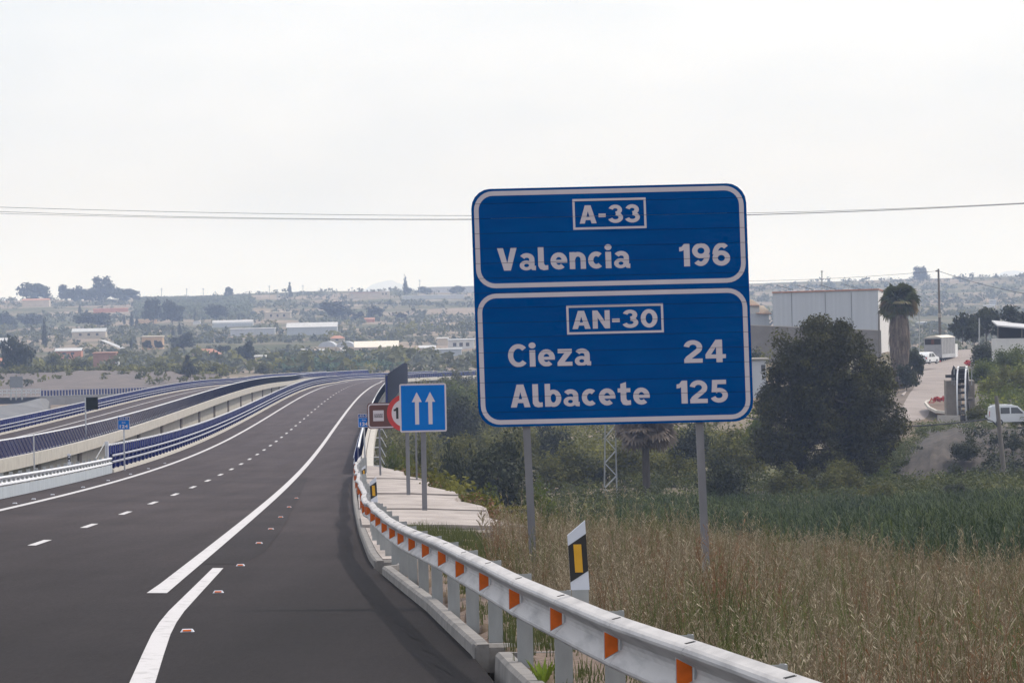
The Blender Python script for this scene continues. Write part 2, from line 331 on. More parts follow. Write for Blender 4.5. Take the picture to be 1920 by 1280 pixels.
L_straw = leafmat('dry_weeds', (.080, .060, .036), (.225, .180, .118), (.42, .36, .255), 1.4, .25)
L_rust = leafmat('rusty_weeds', (.10, .045, .022), (.18, .095, .05), (.26, .15, .085), 1.0, .2)
L_wgreen = leafmat('green_weeds', (.045, .06, .018), (.11, .125, .045), (.20, .205, .085), 1.0, .25)
L_palm = leafmat('palm_fan', (.04, .055, .02), (.09, .10, .035), (.20, .15, .07), .8)
L_dead = leafmat('dead_fronds', (.075, .058, .045), (.14, .11, .085), (.22, .17, .13), 1.0, .1)

# ---------------------------------------------------------------- the ground: one sheet to past the horizon
def build_ground():
    ys = np.concatenate([np.arange(-300, 0, 20), np.arange(0, 110, .8), np.arange(110, 300, 2), np.arange(300, 800, 6), np.arange(800, 2000, 14), np.arange(2000, 5000, 40), np.arange(5000, 7901, 130)])
    bb = np.concatenate([np.linspace(-1.1, -.2, 16)[:-1], np.linspace(-.2, -.125, 16)[:-1], np.linspace(-.125, .125, 190), np.linspace(.125, .2, 16)[1:], np.linspace(.2, 1.1, 16)[1:]])
    sc = np.sqrt(ys**2 + 40**2) * np.where(ys > 3000, np.interp(ys, [3000, 7900], [1, .55]), 1)
    Xg = sc[:, None] * bb[None, :]; Yg = np.repeat(ys[:, None], len(bb), 1)
    Zg = terrain(Xg, Yg)
    V = np.stack([Xg, Yg, Zg], -1).reshape(-1, 3); n = len(bb); r = len(ys)
    i = (np.arange(r-1)[:, None]*n + np.arange(n-1)[None, :]).ravel()
    Fq = np.stack([i, i+1, i+n+1, i+n], 1)
    me = bpy.data.meshes.new('ground'); me.from_pydata(V.tolist(), [], Fq.tolist()); me.polygons.foreach_set('use_smooth', [True]*len(Fq)); me.update()
    mt = bpy.data.materials.new('terrain_soil'); mt.use_nodes = True; nn = mt.node_tree.nodes; ll = mt.node_tree.links
    bs = nn['Principled BSDF']; bs.inputs['Roughness'].default_value = .95; bs.inputs['Specular IOR Level'].default_value = .1
    g = nn.new('ShaderNodeNewGeometry')
    def noise(sc_, det=6, st=(1, 1, 1)):
        mp_ = nn.new('ShaderNodeMapping'); mp_.inputs['Scale'].default_value = tuple(sc_*k for k in st); z = nn.new('ShaderNodeTexNoise'); z.inputs['Scale'].default_value = 1; z.inputs['Detail'].default_value = det; z.inputs['Roughness'].default_value = .62
        ll.new(g.outputs['Position'], mp_.inputs[0]); ll.new(mp_.outputs[0], z.inputs['Vector']); return z.outputs['Fac']
    def ramp(fac, a, b, p0, p1):
        r_ = nn.new('ShaderNodeValToRGB'); e = r_.color_ramp.elements; e[0].position = p0; e[0].color = (*a, 1); e[1].position = p1; e[1].color = (*b, 1); ll.new(fac, r_.inputs[0]); return r_.outputs[0]
    def mix(f, a, b):
        x = nn.new('ShaderNodeMix'); x.data_type = 'RGBA'; ll.new(f, x.inputs[0]); ll.new(a, x.inputs[6]); ll.new(b, x.inputs[7]); return x.outputs[2]
    soil = ramp(noise(.9, 8), (.085, .06, .04), (.165, .122, .085), .3, .7)
    soil2 = ramp(noise(.03, 8), (.15, .115, .085), (.30, .24, .19), .35, .65)
    grn = ramp(noise(.12, 7), (.035, .042, .016), (.10, .10, .042), .3, .7)
    msk = ramp(noise(.012, 7, (1, .55, 1)), (0, 0, 0), (1, 1, 1), .42, .58)
    farmix = mix(msk, soil2, grn)
    sx = nn.new('ShaderNodeSeparateXYZ'); ll.new(g.outputs['Position'], sx.inputs[0])
    mr = nn.new('ShaderNodeMapRange'); mr.inputs[1].default_value = 100; mr.inputs[2].default_value = 260; ll.new(sx.outputs[1], mr.inputs[0])
    colr = mix(mr.outputs[0], soil, farmix); ll.new(colr, bs.inputs['Base Color'])
    me.materials.append(mt)
    link('ground', me, None, (0, 0, 0), kind='structure')
build_ground()
M_hill = mat('hill_soil', (.16, .14, .11), .95, 0, scale=.002, col2=(.22, .20, .16))
for pk in ([(722, 70, 48), (640, 20, 60), (560, 14, 60), (800, 30, 60)], [(-15, 60, 42), (110, 14, 60), (290, 24, 40), (470, 20, 34), (395, 12, 40)], [(1900, 62, 70), (1770, 30, 60), (1500, 24, 110), (1350, 18, 80)]):
    mb = MB(); rows = []; x0 = min(q[0] for q in pk) - 260; x1 = max(q[0] for q in pk) + 260
    for k_, d_ in ((0, 15000.), (.55, 15800.), (1., 16800.), (.7, 17600.), (0, 18600.)):
        rows.append([Vector(((x - 960)/F_PX*d_, d_, -20 + k_*(72 + sum(a*1.1*math.exp(-((x - c)/w)**2) for c, a, w in pk) + 5*math.sin(x*.06) + 3*math.sin(x*.19)))) for x in np.linspace(x0, x1, 60)])
    mb.sweep(rows); mb.build('hills', M_hill, kind='structure', smooth=True)

# ---------------------------------------------------------------- the haze in the air
hz = MB(); hz.box((0, 10000, 101.0), (22000, 22000, 250.0))
hm = bpy.data.materials.new('haze_air'); hm.use_nodes = True; hn = hm.node_tree.nodes; hn.clear()
ho = hn.new('ShaderNodeOutputMaterial'); hv = hn.new('ShaderNodeVolumePrincipled')
hv.inputs['Color'].default_value = (.53, .67, 1.0, 1); hv.inputs['Absorption Color'].default_value = (1, 1, 1, 1); hv.inputs['Density'].default_value = 1.6e-4; hv.inputs['Anisotropy'].default_value = .2
hm.node_tree.links.new(hv.outputs[0], ho.inputs['Volume'])
hz.build('haze', hm, kind='stuff')

# ================================================================ ROADS
ys_r = steps(-80, 120, 2) + steps(122, 660, 4)[0:] + steps(664, 1290, 8)
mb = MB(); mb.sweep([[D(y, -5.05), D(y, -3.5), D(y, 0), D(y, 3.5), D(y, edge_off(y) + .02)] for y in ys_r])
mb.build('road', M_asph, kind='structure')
# newer, darker strip along the ramp; guardrail shadow painted along the shoulder edge
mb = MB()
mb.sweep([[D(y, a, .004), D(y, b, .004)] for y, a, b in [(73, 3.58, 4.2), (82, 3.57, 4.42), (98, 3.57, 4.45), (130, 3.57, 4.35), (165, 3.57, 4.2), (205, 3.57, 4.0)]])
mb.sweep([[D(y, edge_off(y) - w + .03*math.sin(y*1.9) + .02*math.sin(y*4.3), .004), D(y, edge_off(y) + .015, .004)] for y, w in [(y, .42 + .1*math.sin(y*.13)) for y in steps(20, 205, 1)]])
mb.build('road_patch_and_shade', M_asph2, kind='structure')
# markings
mk = MB()
def dash_line(y0, y1, off, w): mk.sweep([[D(y, off - w/2, .008), D(y, off + w/2, .008)] for y in steps(y0, y1, 4)])
dash_line(-80, 1280, -3.55, .22)
mk.sweep([[D(y, 3.42 - .11 + (-.02 if y < 60 else 0), .008), D(y, 3.42 + .13, .008)] for y in steps(58.6, 1280, 4)])
k = 0; y = 88.2 - 17*9
while y < 1200:
    th = float(deck_at(y)[3]); L_ = 17*math.cos(th)
    if y > 10: mk.sweep([[D(yy, -.08, .008), D(yy, .08, .008)] for yy in (y - 2.4, y, y + 2.4)])
    y += L_
# ramp edge line that peels off
rl = [(409, 1065), (385, 1090), (355, 1121), (331, 1146), (315, 1167), (302, 1190), (286, 1230), (266, 1283)]
def hitdeck(px, py, h=0):
    r = ray(px, py); lo, hi = 8., 700.
    for _ in range(50):
        mid = (lo + hi)/2
        if r[2]*mid > deck_plane(r[0]*mid, mid) + h: lo = mid
        else: hi = mid
    return Vector(r*lo)
sec = []
for (px, py) in rl:
    q = hitdeck(px, py); w = .082 + .02*(py - 1065)/215
    sec.append([Vector((q.x - w, q.y, deck_plane(q.x - w, q.y) + .008)), Vector((q.x + w, q.y, deck_plane(q.x + w, q.y) + .008))])
for t in (1, 2, 3):   # on towards the camera
    a, b = sec[-1], sec[-2]
    sec.append([Vector((p.x + (p.x - q_.x)*.9 + .06, p.y + (p.y - q_.y)*1.1, 0)) for p, q_ in zip(a, b)])
    for p in sec[-1]: p.z = deck_plane(p.x, p.y) + .008
mk.sweep(sec)
mk.build('road_markings', M_white, kind='structure')

# raised studs
stud_m = MB(); stud_m.sweep([[(-.07, -.05, 0), (-.05, -.03, .028), (-.05, .03, .028), (-.07, .05, 0)], [(.07, -.05, 0), (.05, -.03, .028), (.05, .03, .028), (.07, .05, 0)]], caps=True)
studs = []
def stud(y, off, face):
    lab = ('amber-faced raised road stud beside the right edge line' if face else 'white raised road stud beside the left edge line')
    grp = 'amber studs on the right edge' if face else 'white studs on the left edge'
    p = D(y, off, .004)
    t = thing('road_stud', lab, 'road stud', p, grp)
    if face in studs_mesh:
        for nm, me in studs_mesh[face]: link(nm, me, t)
    else:
        a = MB(); a.sweep([[p + Vector(q) for q in s_] for s_ in ([(-.07, -.05, 0), (-.05, -.03, .028), (-.05, .03, .028), (-.07, .05, 0)], [(.07, -.05, 0), (.05, -.03, .028), (.05, .03, .028), (.07, .05, 0)])], caps=True)
        o1 = a.build('stud_body', M_plast, t)
        b_ = MB(); b_.box(p + Vector((0, -.046, .016)), (.085, .006, .018), az=(0, .55, .83)); o2 = b_.build('stud_lens', M_orange if face else M_plast, t)
        studs_mesh[face] = [('stud_body', o1.data), ('stud_lens', o2.data)]
studs_mesh = {}
for yy in (46.3, 58.8, 72, 88, 102, 117, 133, 150): stud(yy, 4.2 if yy > 40 else 4.2, True)
for yy in (136, 144, 153, 170, 187, 205, 222, 240): stud(yy, -3.95, False)

# kerbs along the right edge, broken at the drain gaps
def kerb(pts, name_pt, parent):
    n = len(pts)
    for i in range(n - 1):
        a, b = Vector(pts[i]), Vector(pts[i+1]); d = (b - a); d.z = 0; d.normalize(); nr = Vector((-d.y, d.x, 0))
        g = (b - a).normalized() * .008
        mbk = MB(); a2, b2 = a + g, b - g
        mbk.sweep([[q + nr*0 - Vector((0, 0, .12)), q + Vector((0, 0, .10)) + nr*.012, q + Vector((0, 0, .13)) + nr*.04, q + Vector((0, 0, .13)) + nr*.14, q + nr*.14 - Vector((0, 0, .12))] for q in (a2, b2)], caps=True)
        mbk.build('kerb_stone', M_kerb, parent)
def kerb_line(pix):
    return [hitdeck(*q) for q in pix]
def kerb_run(p0, p1, step=1.0):
    """kerb stones of one metre between the stations p0 and p1 on the asphalt edge"""
    return [D(y, edge_off(y)) for y in steps(p0, p1, step)]
kt = thing('kerb', 'long concrete kerb between asphalt shoulder and the wavy far guardrail', 'kerb', D(70.4, edge_off(70.4)))
pts = [D(y, edge_off(y)) for y in steps(212, 70.2, -2.6) ] if False else [D(y, edge_off(y)) for y in steps(70.2, 212, 2.6)][::-1]
kerb(pts, 'kerb_stone', kt); e0 = pts[-1]
kerb([e0 + Vector((.02, -.01, 0)), e0 + Vector((.75, .25, 0)), e0 + Vector((1.5, .5, 0))], 'kerb_stone', kt)
kt = thing('kerb', 'middle concrete kerb curving beside the asphalt under the orange reflectors', 'kerb', D(40.5, edge_off(40.5)))
pts = [D(y, edge_off(y) + (.25 if y > 67.5 else .0)) for y in steps(40.1, 69.2, 1.0)][::-1]
kerb(pts, 'kerb_stone', kt); e0 = pts[-1]
kerb([e0 + Vector((.02, -.01, 0)), e0 + Vector((.5, .12, -.01)), e0 + Vector((1.0, .24, -.03))], 'kerb_stone', kt)
kt = thing('kerb', 'nearest short concrete kerb at the drain gap below the guardrail posts', 'kerb', D(38, edge_off(38)))
pts = [D(y, edge_off(y) + .12) for y in steps(24, 38.6, 1.0)][::-1]
kerb([pts[0] + Vector((1.05, .22, -.03)), pts[0] + Vector((.55, .11, -.01)), pts[0] + Vector((.02, .005, 0))], 'kerb_stone', kt)
kerb(pts, 'kerb_stone', kt)

# gravel strip between kerb and posts
mb = MB(); mb.sweep([[D(y, edge_off(y) + .19, .02), D(y, edge_off(y) + .45, .115 + .02*math.sin(y*2.3)), D(y, edge_off(y) + .95, .135 + .02*math.sin(y*1.7)), D(y, edge_off(y) + 1.5, .06)] for y in steps(18, 70.6, .8)])
mb.build('gravel_strip', M_gravel, kind='structure')

# concrete apron behind the far guardrail, cast in bays
ap = thing('concrete_apron', 'pale concrete apron sloping behind the guardrail under the smaller signs', 'concrete apron', D(98, 7.5))
bays = [98, 109, 122, 137, 152, 170, 190, 214, 231]
for ib, (a, b) in enumerate(zip(bays[:-1], bays[1:])):
    mb = MB(); top = []; hb_ = (.03, -.02, .015, -.03, .02, -.01, .03, -.02)[ib % 8]
    for y in steps(a + .05, b - .05, 4):
        oe = np.interp(y, OFFE[:, 0], OFFE[:, 1]) + .25*math.sin(y*.21)
        top.append([D(y, 6.22, .0), D(y, 6.22, .16 + hb_), D(y, (6.3+oe)/2, .17 + hb_), D(y, oe, .13 + hb_), D(y, oe + .15, -.3)])
    mb.sweep(top, caps=True); mb.build('slab_bay', M_slab, ap)
for a, b in ((70.9, 79.3), (79.4, 88.2), (88.3, 97.1)):
    mb = MB(); mb.sweep([[D(y, edge_off(y) + .145, .0), D(y, edge_off(y) + .145, .145), D(y, edge_off(y) + .75, .155), D(y, edge_off(y) + 1.15, .15), D(y, edge_off(y) + 1.2, -.1)] for y in steps(a, b, 2)], caps=True); mb.build('slab_bay', M_slab, ap)
mb = MB(); mb.hexa([D(97.2, 6.3, -.2), D(97.2, 9.6, -.3), D(97.95, 9.6, -.3), D(97.95, 6.3, -.2), D(97.2, 6.3, .10), D(97.2, 9.6, .04), D(97.95, 9.6, .08), D(97.95, 6.3, .12)])
mb.build('edge_strip', M_concd, ap)

# ================================================================ NEAR GUARDRAIL (right)
RA = [(1290, 1262, 23), (1152, 1208, 27), (1048, 1159, 31), (969, 1121.5, 35), (911.5, 1089, 39), (866, 1065.6, 43), (832, 1046, 47), (801, 1031, 51), (775, 1019.5, 55), (754, 1008.8, 59), (738, 999, 63), (723, 988.7, 67), (711, 976.5, 71), (701, 969, 75), (693, 957, 79)]
RC = [P(*q) for q in RA]                    # reflector centres, valley of the beam
RC = [q + Vector((.06, 0, 0)) for q in RC]
near = [RC[0]*2 - RC[1] + Vector((-.02, 0, .0))]; near = [near[0]*2 - RC[0] + Vector((-.01, 0, 0)), near[0]]
near = [near[0]*2 - near[1]] + near
RAIL = near + RC
y = 83
while y < 211:
    wob = .035*math.sin(y*.19) + .03*math.sin(y*.41 + 1)
    RAIL.append(D(y, 6.32 - .1*smooth01((y-80)/100) + .25*math.exp(-((y-208)/9)**2) + .03*math.sin(y*.33), .74 + wob)); y += 4
def rail_frame(i):
    a = RAIL[max(0, i-1)]; b = RAIL[min(len(RAIL)-1, i+1)]; t = (b - a).normalized(); lat = Vector((-t.y, t.x, 0)).normalized()   # lat points to the road (left)
    return t, lat
WPROF = [(-.004, .156), (.070, .140), (.088, .130), (.098, .116), (.097, .103), (.086, .090), (.034, .042), (.018, .026), (.013, 0), (.018, -.026), (.034, -.042), (.086, -.090), (.097, -.103), (.098, -.116), (.088, -.130), (.070, -.138), (-.004, -.158)]
gr = thing('guardrail', 'galvanised guardrail with orange reflectors running along the right kerb', 'guardrail', RAIL[0] - Vector((0, 0, .7)))
def wsec(p, lat, k=1.0): return [p + lat*(a*k) + Vector((0, 0, h)) for a, h in WPROF]
for i in range(len(RAIL)-1):
    _, l0 = rail_frame(i); _, l1 = rail_frame(i+1)
    a, b = RAIL[i], RAIL[i+1]; d = (b - a)
    # the middle of each beam eases between the two posts; the lap sits 3 mm proud
    mid = (a + b)/2
    if 0 < i < len(RAIL)-2: mid = (a + b)*.5625 - (RAIL[i-1] + RAIL[i+2])*.0625
    sects = []
    for t in np.linspace(-.03, 1, 6):
        p = a*((1-t)*(1-2*t)) + mid*(4*t*(1-t)) + b*(t*(2*t-1))
        sects.append(wsec(p, l0.lerp(l1, max(0, t)).normalized(), 1.03 if t < .03 else 1.0))
    mb = MB(); mb.sweep(sects)
    o = mb.build('beam', M_galvr, gr)
    so = o.modifiers.new('thickness', 'SOLIDIFY'); so.thickness = .006; so.offset = 0
# posts (C section, web towards the traffic), bolts, reflectors
def post_mb(p, t, lat, h, w=.125, dpt=.055):
    mbp = MB(); base = p - lat*.13; c = Vector((0, 0, 1)); th_ = .008
    top = base + c*.12; bot = base - c*h
    L_ = (top - bot).length; mid_ = (top + bot)/2
    mbp.box(mid_ , (w, th_, L_), ax=lat, ay=t, az=c)
    for s in (-1, 1):
        mbp.box(mid_ + lat*(s*(w/2 - th_/2)) + t*(dpt/2 + th_/2), (th_, dpt, L_), ax=lat, ay=t, az=c)
        mbp.box(mid_ + lat*(s*(w/2 - .018)) + t*(dpt + th_*1.5 ), (.022, th_, L_), ax=lat, ay=t, az=c)
    return mbp
REFM = {}
for i in range(len(RAIL)):
    t, lat = rail_frame(i); p = RAIL[i]
    # post stands half a bay nearer than the reflector
    if i < len(RAIL)-1:
        q = (RAIL[i] + RAIL[i+1])/2; tq = (RAIL[i+1] - RAIL[i]).normalized(); tq.z = 0; tq.normalize(); lq = Vector((-tq.y, tq.x, 0))
        post_mb(q, tq, lq, 1.25).build('post', M_post, gr)
        sp = MB(); sp.box(q - lq*.035, (.07, .10, .20), ax=lq, ay=tq); sp.build('spacer', M_galv, gr)
    if i >= 1:
        rb = MB(); c = p + lat*.012 - t*.02
        hw = .078; n_ = -t
        quad = [c + lat*.108 + Vector((0, 0, hw)), c + lat*.108 - Vector((0, 0, hw)), c + lat*.030 - Vector((0, 0, hw*.46)), c + lat*.030 + Vector((0, 0, hw*.46))]
        rb.poly([q_ + n_*.006 for q_ in quad], n_, .004)
        ro = rb.build('reflector', M_orange, gr)
        hb = MB(); cen = sum(quad, Vector())/4
        hb.poly([cen + (q_ - cen)*1.09 for q_ in quad], n_, .01); hb.box(c + lat*.012 + t*.02, (.012, .05, .09), ax=lat, ay=t)
        hb.build('holder', M_galv, ro)
        if i < 22:
            for s in (-.028, .028):
                sb = MB(); sb.box(p + t*(s + .1) + lat*.036 + Vector((0, 0, .1505)), (.05, .017, .006), ax=(lat - Vector((0, 0, .216))).normalized(), ay=t)
                sb.build('bolt_slot', M_black, gr)
            sb = MB()
            for s in (-.25, -.16, -.07, .05):
                sb.beam(p + t*(s + .6) + lat*.030 - Vector((0, 0, .036)), p + t*(s + .6) + lat*.064 - Vector((0, 0, .0555)), .006, .003)
            sb.build('scratch', M_plast, gr)

# delineators
def delineator(p, label, face=M_yellow, lat=Vector((1, 0, 0)), black=True, h=.47, w=.125, stem=.4):
    t = thing('delineator', label, 'delineator', p - Vector((0, 0, stem)), 'roadside delineators')
    u = Vector((0, 0, 1)); f = Vector((0, -1, 0)); tilt = Vector((-.045, 0, 1)).normalized()
    def q(a, b): return p + lat*(a*w) + tilt*(b*h)
    mb = MB(); mb.poly([q(-.5, 0), q(.5, 0), q(.5, .99), q(-.5, .78)], f, .05); mb.build('post_body', M_plast, t)
    mb = MB(); mb.poly([q(-.5, .11) + f*.003, q(.5, .27) + f*.003, q(.5, .80) + f*.003, q(-.5, .63) + f*.003], f, .004); band = mb.build('black_band', M_black, t)
    mb = MB(); mb.poly([q(-.21, .25) + f*.007, q(.21, .25) + f*.007, q(.21, .65) + f*.007, q(-.21, .65) + f*.007], f, .004); mb.build('reflector', face, t)
    mb = MB(); mb.box(p - Vector((0, -.01, stem/2)), (w*.9, .04, stem)); mb.build('stem', M_post, t)
    return t
delineator(P(1088, 1105, 30.8), 'nearest black and white delineator with yellow reflector rising over the guardrail')
delineator(P(702, 941, 84), 'second delineator with yellow reflector standing before the concrete apron', stem=.7)
delineator(P(683, 899, 147), 'third small delineator with yellow reflector beside the blue parapet end', stem=.7)
delineator(P(677, 871, 215), 'farthest delineator with yellow reflector leaning against the blue parapet', stem=.7)

# ================================================================ SIGNS
def text_mesh(txt, bold=.0, size=1.0):
    cu = bpy.data.curves.new('t', 'FONT'); cu.body = txt; cu.size = size; cu.offset = bold; cu.fill_mode = 'FRONT'; cu.space_character = 1.06; cu.resolution_u = 5
    ob = bpy.data.objects.new('t', cu); COL.objects.link(ob)
    dg = bpy.context.evaluated_depsgraph_get(); me = bpy.data.meshes.new_from_object(ob.evaluated_get(dg))
    bpy.data.objects.remove(ob); bpy.data.curves.remove(cu)
    co = np.array([v.co[:] for v in me.vertices]); return me, co
def put_text(txt, x0, x1, cap_h, base, frame, matl, parent, name='lettering', bold=.02, cuts=(), lift=.003, ref='H'):
    """letters in the plane frame=(origin, ux, uy, n): left/right limits x0..x1, baseline, cap height"""
    me, co = text_mesh(txt, bold); mr_, cr = text_mesh(ref, bold)
    sy = cap_h/(cr[:, 1].max() - cr[:, 1].min()); y_off = cr[:, 1].min()
    sx = (x1 - x0)/(co[:, 0].max() - co[:, 0].min()); xo = co[:, 0].min()
    bpy.data.meshes.remove(mr_)
    O, ux, uy, n = frame
    bm = bmesh.new(); bm.from_mesh(me); bpy.data.meshes.remove(me)
    for v in bm.verts: v.co = ((v.co.x - xo)*sx + x0, (v.co.y - y_off)*sy + base, 0)
    cut_bm(bm, cuts)
    org = ORG[parent.name]
    for v in bm.verts: v.co = O + ux*v.co.x + uy*v.co.y + n*lift - org
    bm.normal_update()
    for f in bm.faces:
        if f.normal.dot(n) < 0: f.normal_flip()
    me2 = bpy.data.meshes.new(name); bm.to_mesh(me2); bm.free(); me2.materials.append(matl)
    return link(name, me2, parent)
def cut_bm(bm, cuts, g=.0022):
    for c in cuts:
        for s in (-g, g):
            bmesh.ops.bisect_plane(bm, geom=bm.verts[:] + bm.edges[:] + bm.faces[:], plane_co=(0, c + s, 0), plane_no=(0, 1, 0))
        dele = [f for f in bm.faces if abs(f.calc_center_median().y - c) < g*.99]
        bmesh.ops.delete(bm, geom=dele, context='FACES')
def rrect(x0, y0, x1, y1, r, n=7):
    pts = []
    for cx, cy_, a0 in ((x1-r, y1-r, 0), (x0+r, y1-r, 90), (x0+r, y0+r, 180), (x1-r, y0+r, 270)):
        for i in range(n+1): a = R(a0 + 90*i/n); pts.append((cx + r*math.cos(a), cy_ + r*math.sin(a)))
    return pts
def ring_part(outer, inner, frame, matl, parent, name, cuts=(), lift=.003):
    O, ux, uy, n = frame; bm = bmesh.new()
    vo = [bm.verts.new((a, b, 0)) for a, b in outer]; vi = [bm.verts.new((a, b, 0)) for a, b in inner]; k_ = len(vo)
    for i in range(k_): bm.faces.new((vo[i], vo[(i+1) % k_], vi[(i+1) % k_], vi[i]))
    cut_bm(bm, cuts); org = ORG[parent.name]
    for v in bm.verts: v.co = O + ux*v.co.x + uy*v.co.y + n*lift - org
    me = bpy.data.meshes.new(name); bm.to_mesh(me); bm.free(); me.materials.append(matl); return link(name, me, parent)
def fill_part(pts, frame, matl, parent, name, lift=.003, th=.002):
    O, ux, uy, n = frame; mbx = MB(); mbx.poly([O + ux*a + uy*b + n*lift for a, b in pts], n, th); return mbx.build(name, matl, parent)
def sign_frame(px0, py1, d, lean=0.0):
    ux = Vector((math.cos(lean), 0, math.sin(lean))); uy = Vector((-math.sin(lean), 0, math.cos(lean))); return (P(px0, py1, d), ux, uy, Vector((0, -1, 0)))

# --- the big direction sign
DS = 53.9; SC = 159.5; Wd, Hd = 3.232, 2.80
fr = (P(897.8, 801.5, DS), Vector((math.cos(R(.1)), 0, math.sin(R(.1)))), Vector((-math.sin(R(.75)), 0, math.cos(R(.75)))), Vector((0, -1, 0)))
big = thing('direction_sign', 'large blue motorway direction sign on two grey posts above dry weeds', 'road sign', P(1160, 1062, DS) - Vector((0, 0, .4)))
O, ux, uy, nn_ = fr
cuts = [.175*i for i in range(1, 16)]
outer = rrect(0, 0, Wd, Hd, .235, 5)
def clip_band(poly, a, b):
    def clip(pl, c, keep_above):
        outp = []
        for i in range(len(pl)):
            p, q = pl[i], pl[(i+1) % len(pl)]
            ip = (p[1] >= c) if keep_above else (p[1] <= c); iq = (q[1] >= c) if keep_above else (q[1] <= c)
            if ip: outp.append(p)
            if ip != iq: t = (c - p[1])/(q[1] - p[1]); outp.append((p[0] + t*(q[0]-p[0]), c))
        return outp
    return clip(clip(poly, a, True), b, False)
for i in range(16):
    a, b = .175*i + .0022, .175*(i+1) - .0022
    pl = clip_band(outer, a, b)
    tilt = .0004*((i*7) % 5 - 2)
    mb = MB(); mb.poly([O + ux*x + uy*y_ - nn_*(.0 + tilt) for x, y_ in pl], nn_, .03); mb.build('slat', M_blue, big)
mb = MB(); mb.poly([O + ux*x + uy*y_ + Vector((0, .034, 0)) for x, y_ in rrect(.003, .003, Wd-.003, Hd-.003, .233, 5)], nn_, .012); mb.build('backing', M_joint, big)
def big_ring(x0, y0, x1, y1, r, w, name): ring_part(rrect(x0, y0, x1, y1, r), rrect(x0+w, y0+w, x1-w, y1-w, max(r-w, .001)), fr, M_swhite, big, name, cuts)
# heights above the panel foot
big_ring(.032, .030, Wd-.032, 1.568, .225, .054, 'border')
big_ring(.032, 1.632, Wd-.032, Hd-.030, .225, .054, 'border')
big_ring(1.190, 2.295, 2.052, 2.655, .004, .026, 'number_frame')
big_ring(1.075, 1.068, 2.212, 1.408, .004, .026, 'number_frame')
def arc(cx, cy, rx, ry, a0, a1, n=16): return [(cx + rx*math.cos(R(a0 + (a1-a0)*i/n)), cy + ry*math.sin(R(a0 + (a1-a0)*i/n))) for i in range(n+1)]
W_ = .198
def S_(path, w=W_): return ('s', path, w)
def G_(*polys): return ('p', polys)
CIRC = lambda cx, cy, rx, ry: arc(cx, cy, rx, ry, 0, 348.75, 31)
GLYPH = {
 'A': (.76, [G_([(0, 0), (.25, 1), (.51, 1), (.76, 0), (.53, 0), (.487, .19), (.273, .19), (.23, 0)], [(.31, .36), (.38, .68), (.45, .36)])]),
 'V': (.76, [G_([(0, 1), (.23, 1), (.38, .33), (.53, 1), (.76, 1), (.51, 0), (.25, 0)])]),
 'N': (.72, [G_([(0, 0), (0, 1), (.21, 1), (.51, .40), (.51, 1), (.72, 1), (.72, 0), (.51, 0), (.21, .60), (.21, 0)])]),
 'C': (.72, [S_(arc(.40, .5, .30, .40, 42, 318, 22))]),
 '-': (.32, [G_([(0, .33), (0, .53), (.32, .53), (.32, .33)])]),
 '0': (.70, [G_(CIRC(.35, .5, .35, .51), CIRC(.35, .5, .145, .29))]),
 '1': (.40, [G_([(0, .66), (0, .84), (.10, .86), (.20, 1), (.40, 1), (.40, 0), (.17, 0), (.17, .72), (.12, .68)])]),
 '2': (.66, [S_(arc(.32, .68, .23, .225, 172, -40, 16) + [(.17, .24), (.10, .16)]), G_([(0, 0), (0, .19), (.65, .19), (.65, 0)])]),
 '3': (.66, [S_(arc(.31, .715, .205, .19, 165, -85, 16)), S_(arc(.31, .295, .24, .20, 85, -165, 18))]),
 '4': (.72, [G_([(0, .18), (0, .36), (.37, 1), (.60, 1), (.60, .36), (.72, .36), (.72, .18), (.60, .18), (.60, 0), (.38, 0), (.38, .18)], [(.20, .355), (.38, .68), (.38, .355)])]),
 '5': (.66, [G_([(.08, 1), (.60, 1), (.60, .81), (.27, .81), (.25, .62), (.25, .46), (.05, .46)]), S_(arc(.32, .325, .235, .225, 128, -160, 18))]),
 '6': (.68, [G_(CIRC(.34, .33, .34, .335), CIRC(.34, .33, .135, .135)), S_(arc(.36, .50, .255, .40, 180, 48, 14))]),
 '9': (.68, [G_(CIRC(.34, .67, .34, .335), CIRC(.34, .67, .135, .135)), S_(arc(.32, .50, .255, .40, 0, -132, 14))]),
 'a': (.62, [S_(arc(.28, .47, .195, .175, 150, 0, 10) + [(.475, .30), (.475, .16), (.52, .09), (.62, .085)], .20), G_(CIRC(.255, .205, .255, .215), CIRC(.265, .205, .095, .075))]),
 'b': (.62, [G_([(0, 0), (0, 1), (.21, 1), (.21, 0)]), G_(CIRC(.33, .365, .30, .38), CIRC(.325, .365, .105, .19))]),
 'c': (.56, [S_(arc(.31, .37, .215, .275, 48, 312, 18), .20)]),
 'e': (.64, [S_(arc(.32, .37, .22, .275, 2, 312, 20), .20), G_([(.16, .29), (.16, .42), (.64, .42), (.64, .29)])]),
 'i': (.24, [G_([(.01, 0), (.01, .72), (.23, .72), (.23, 0)]), G_(CIRC(.12, .92, .135, .13))]),
 'l': (.38, [G_([(0, .16), (0, 1), (.22, 1), (.22, .26), (.27, .19), (.38, .20), (.38, .0), (.20, -.02), (.07, .03)])]),
 'n': (.62, [G_([(0, 0), (0, .74), (.21, .74), (.21, 0)]), S_([(.105, .40)] + arc(.32, .42, .20, .225, 150, 0, 10) + [(.52, .2), (.52, 0)], .20)]),
 't': (.50, [G_([(.11, .18), (.11, .92), (.33, 1.0), (.33, .26), (.38, .19), (.50, .20), (.50, .0), (.32, -.02), (.19, .02)]), G_([(0, .55), (0, .73), (.49, .73), (.49, .55)])]),
 'z': (.57, [G_([(.02, .74), (.56, .74), (.56, .58), (.27, .18), (.57, .18), (.57, 0), (0, 0), (0, .16), (.28, .56), (.02, .56)])]),
}
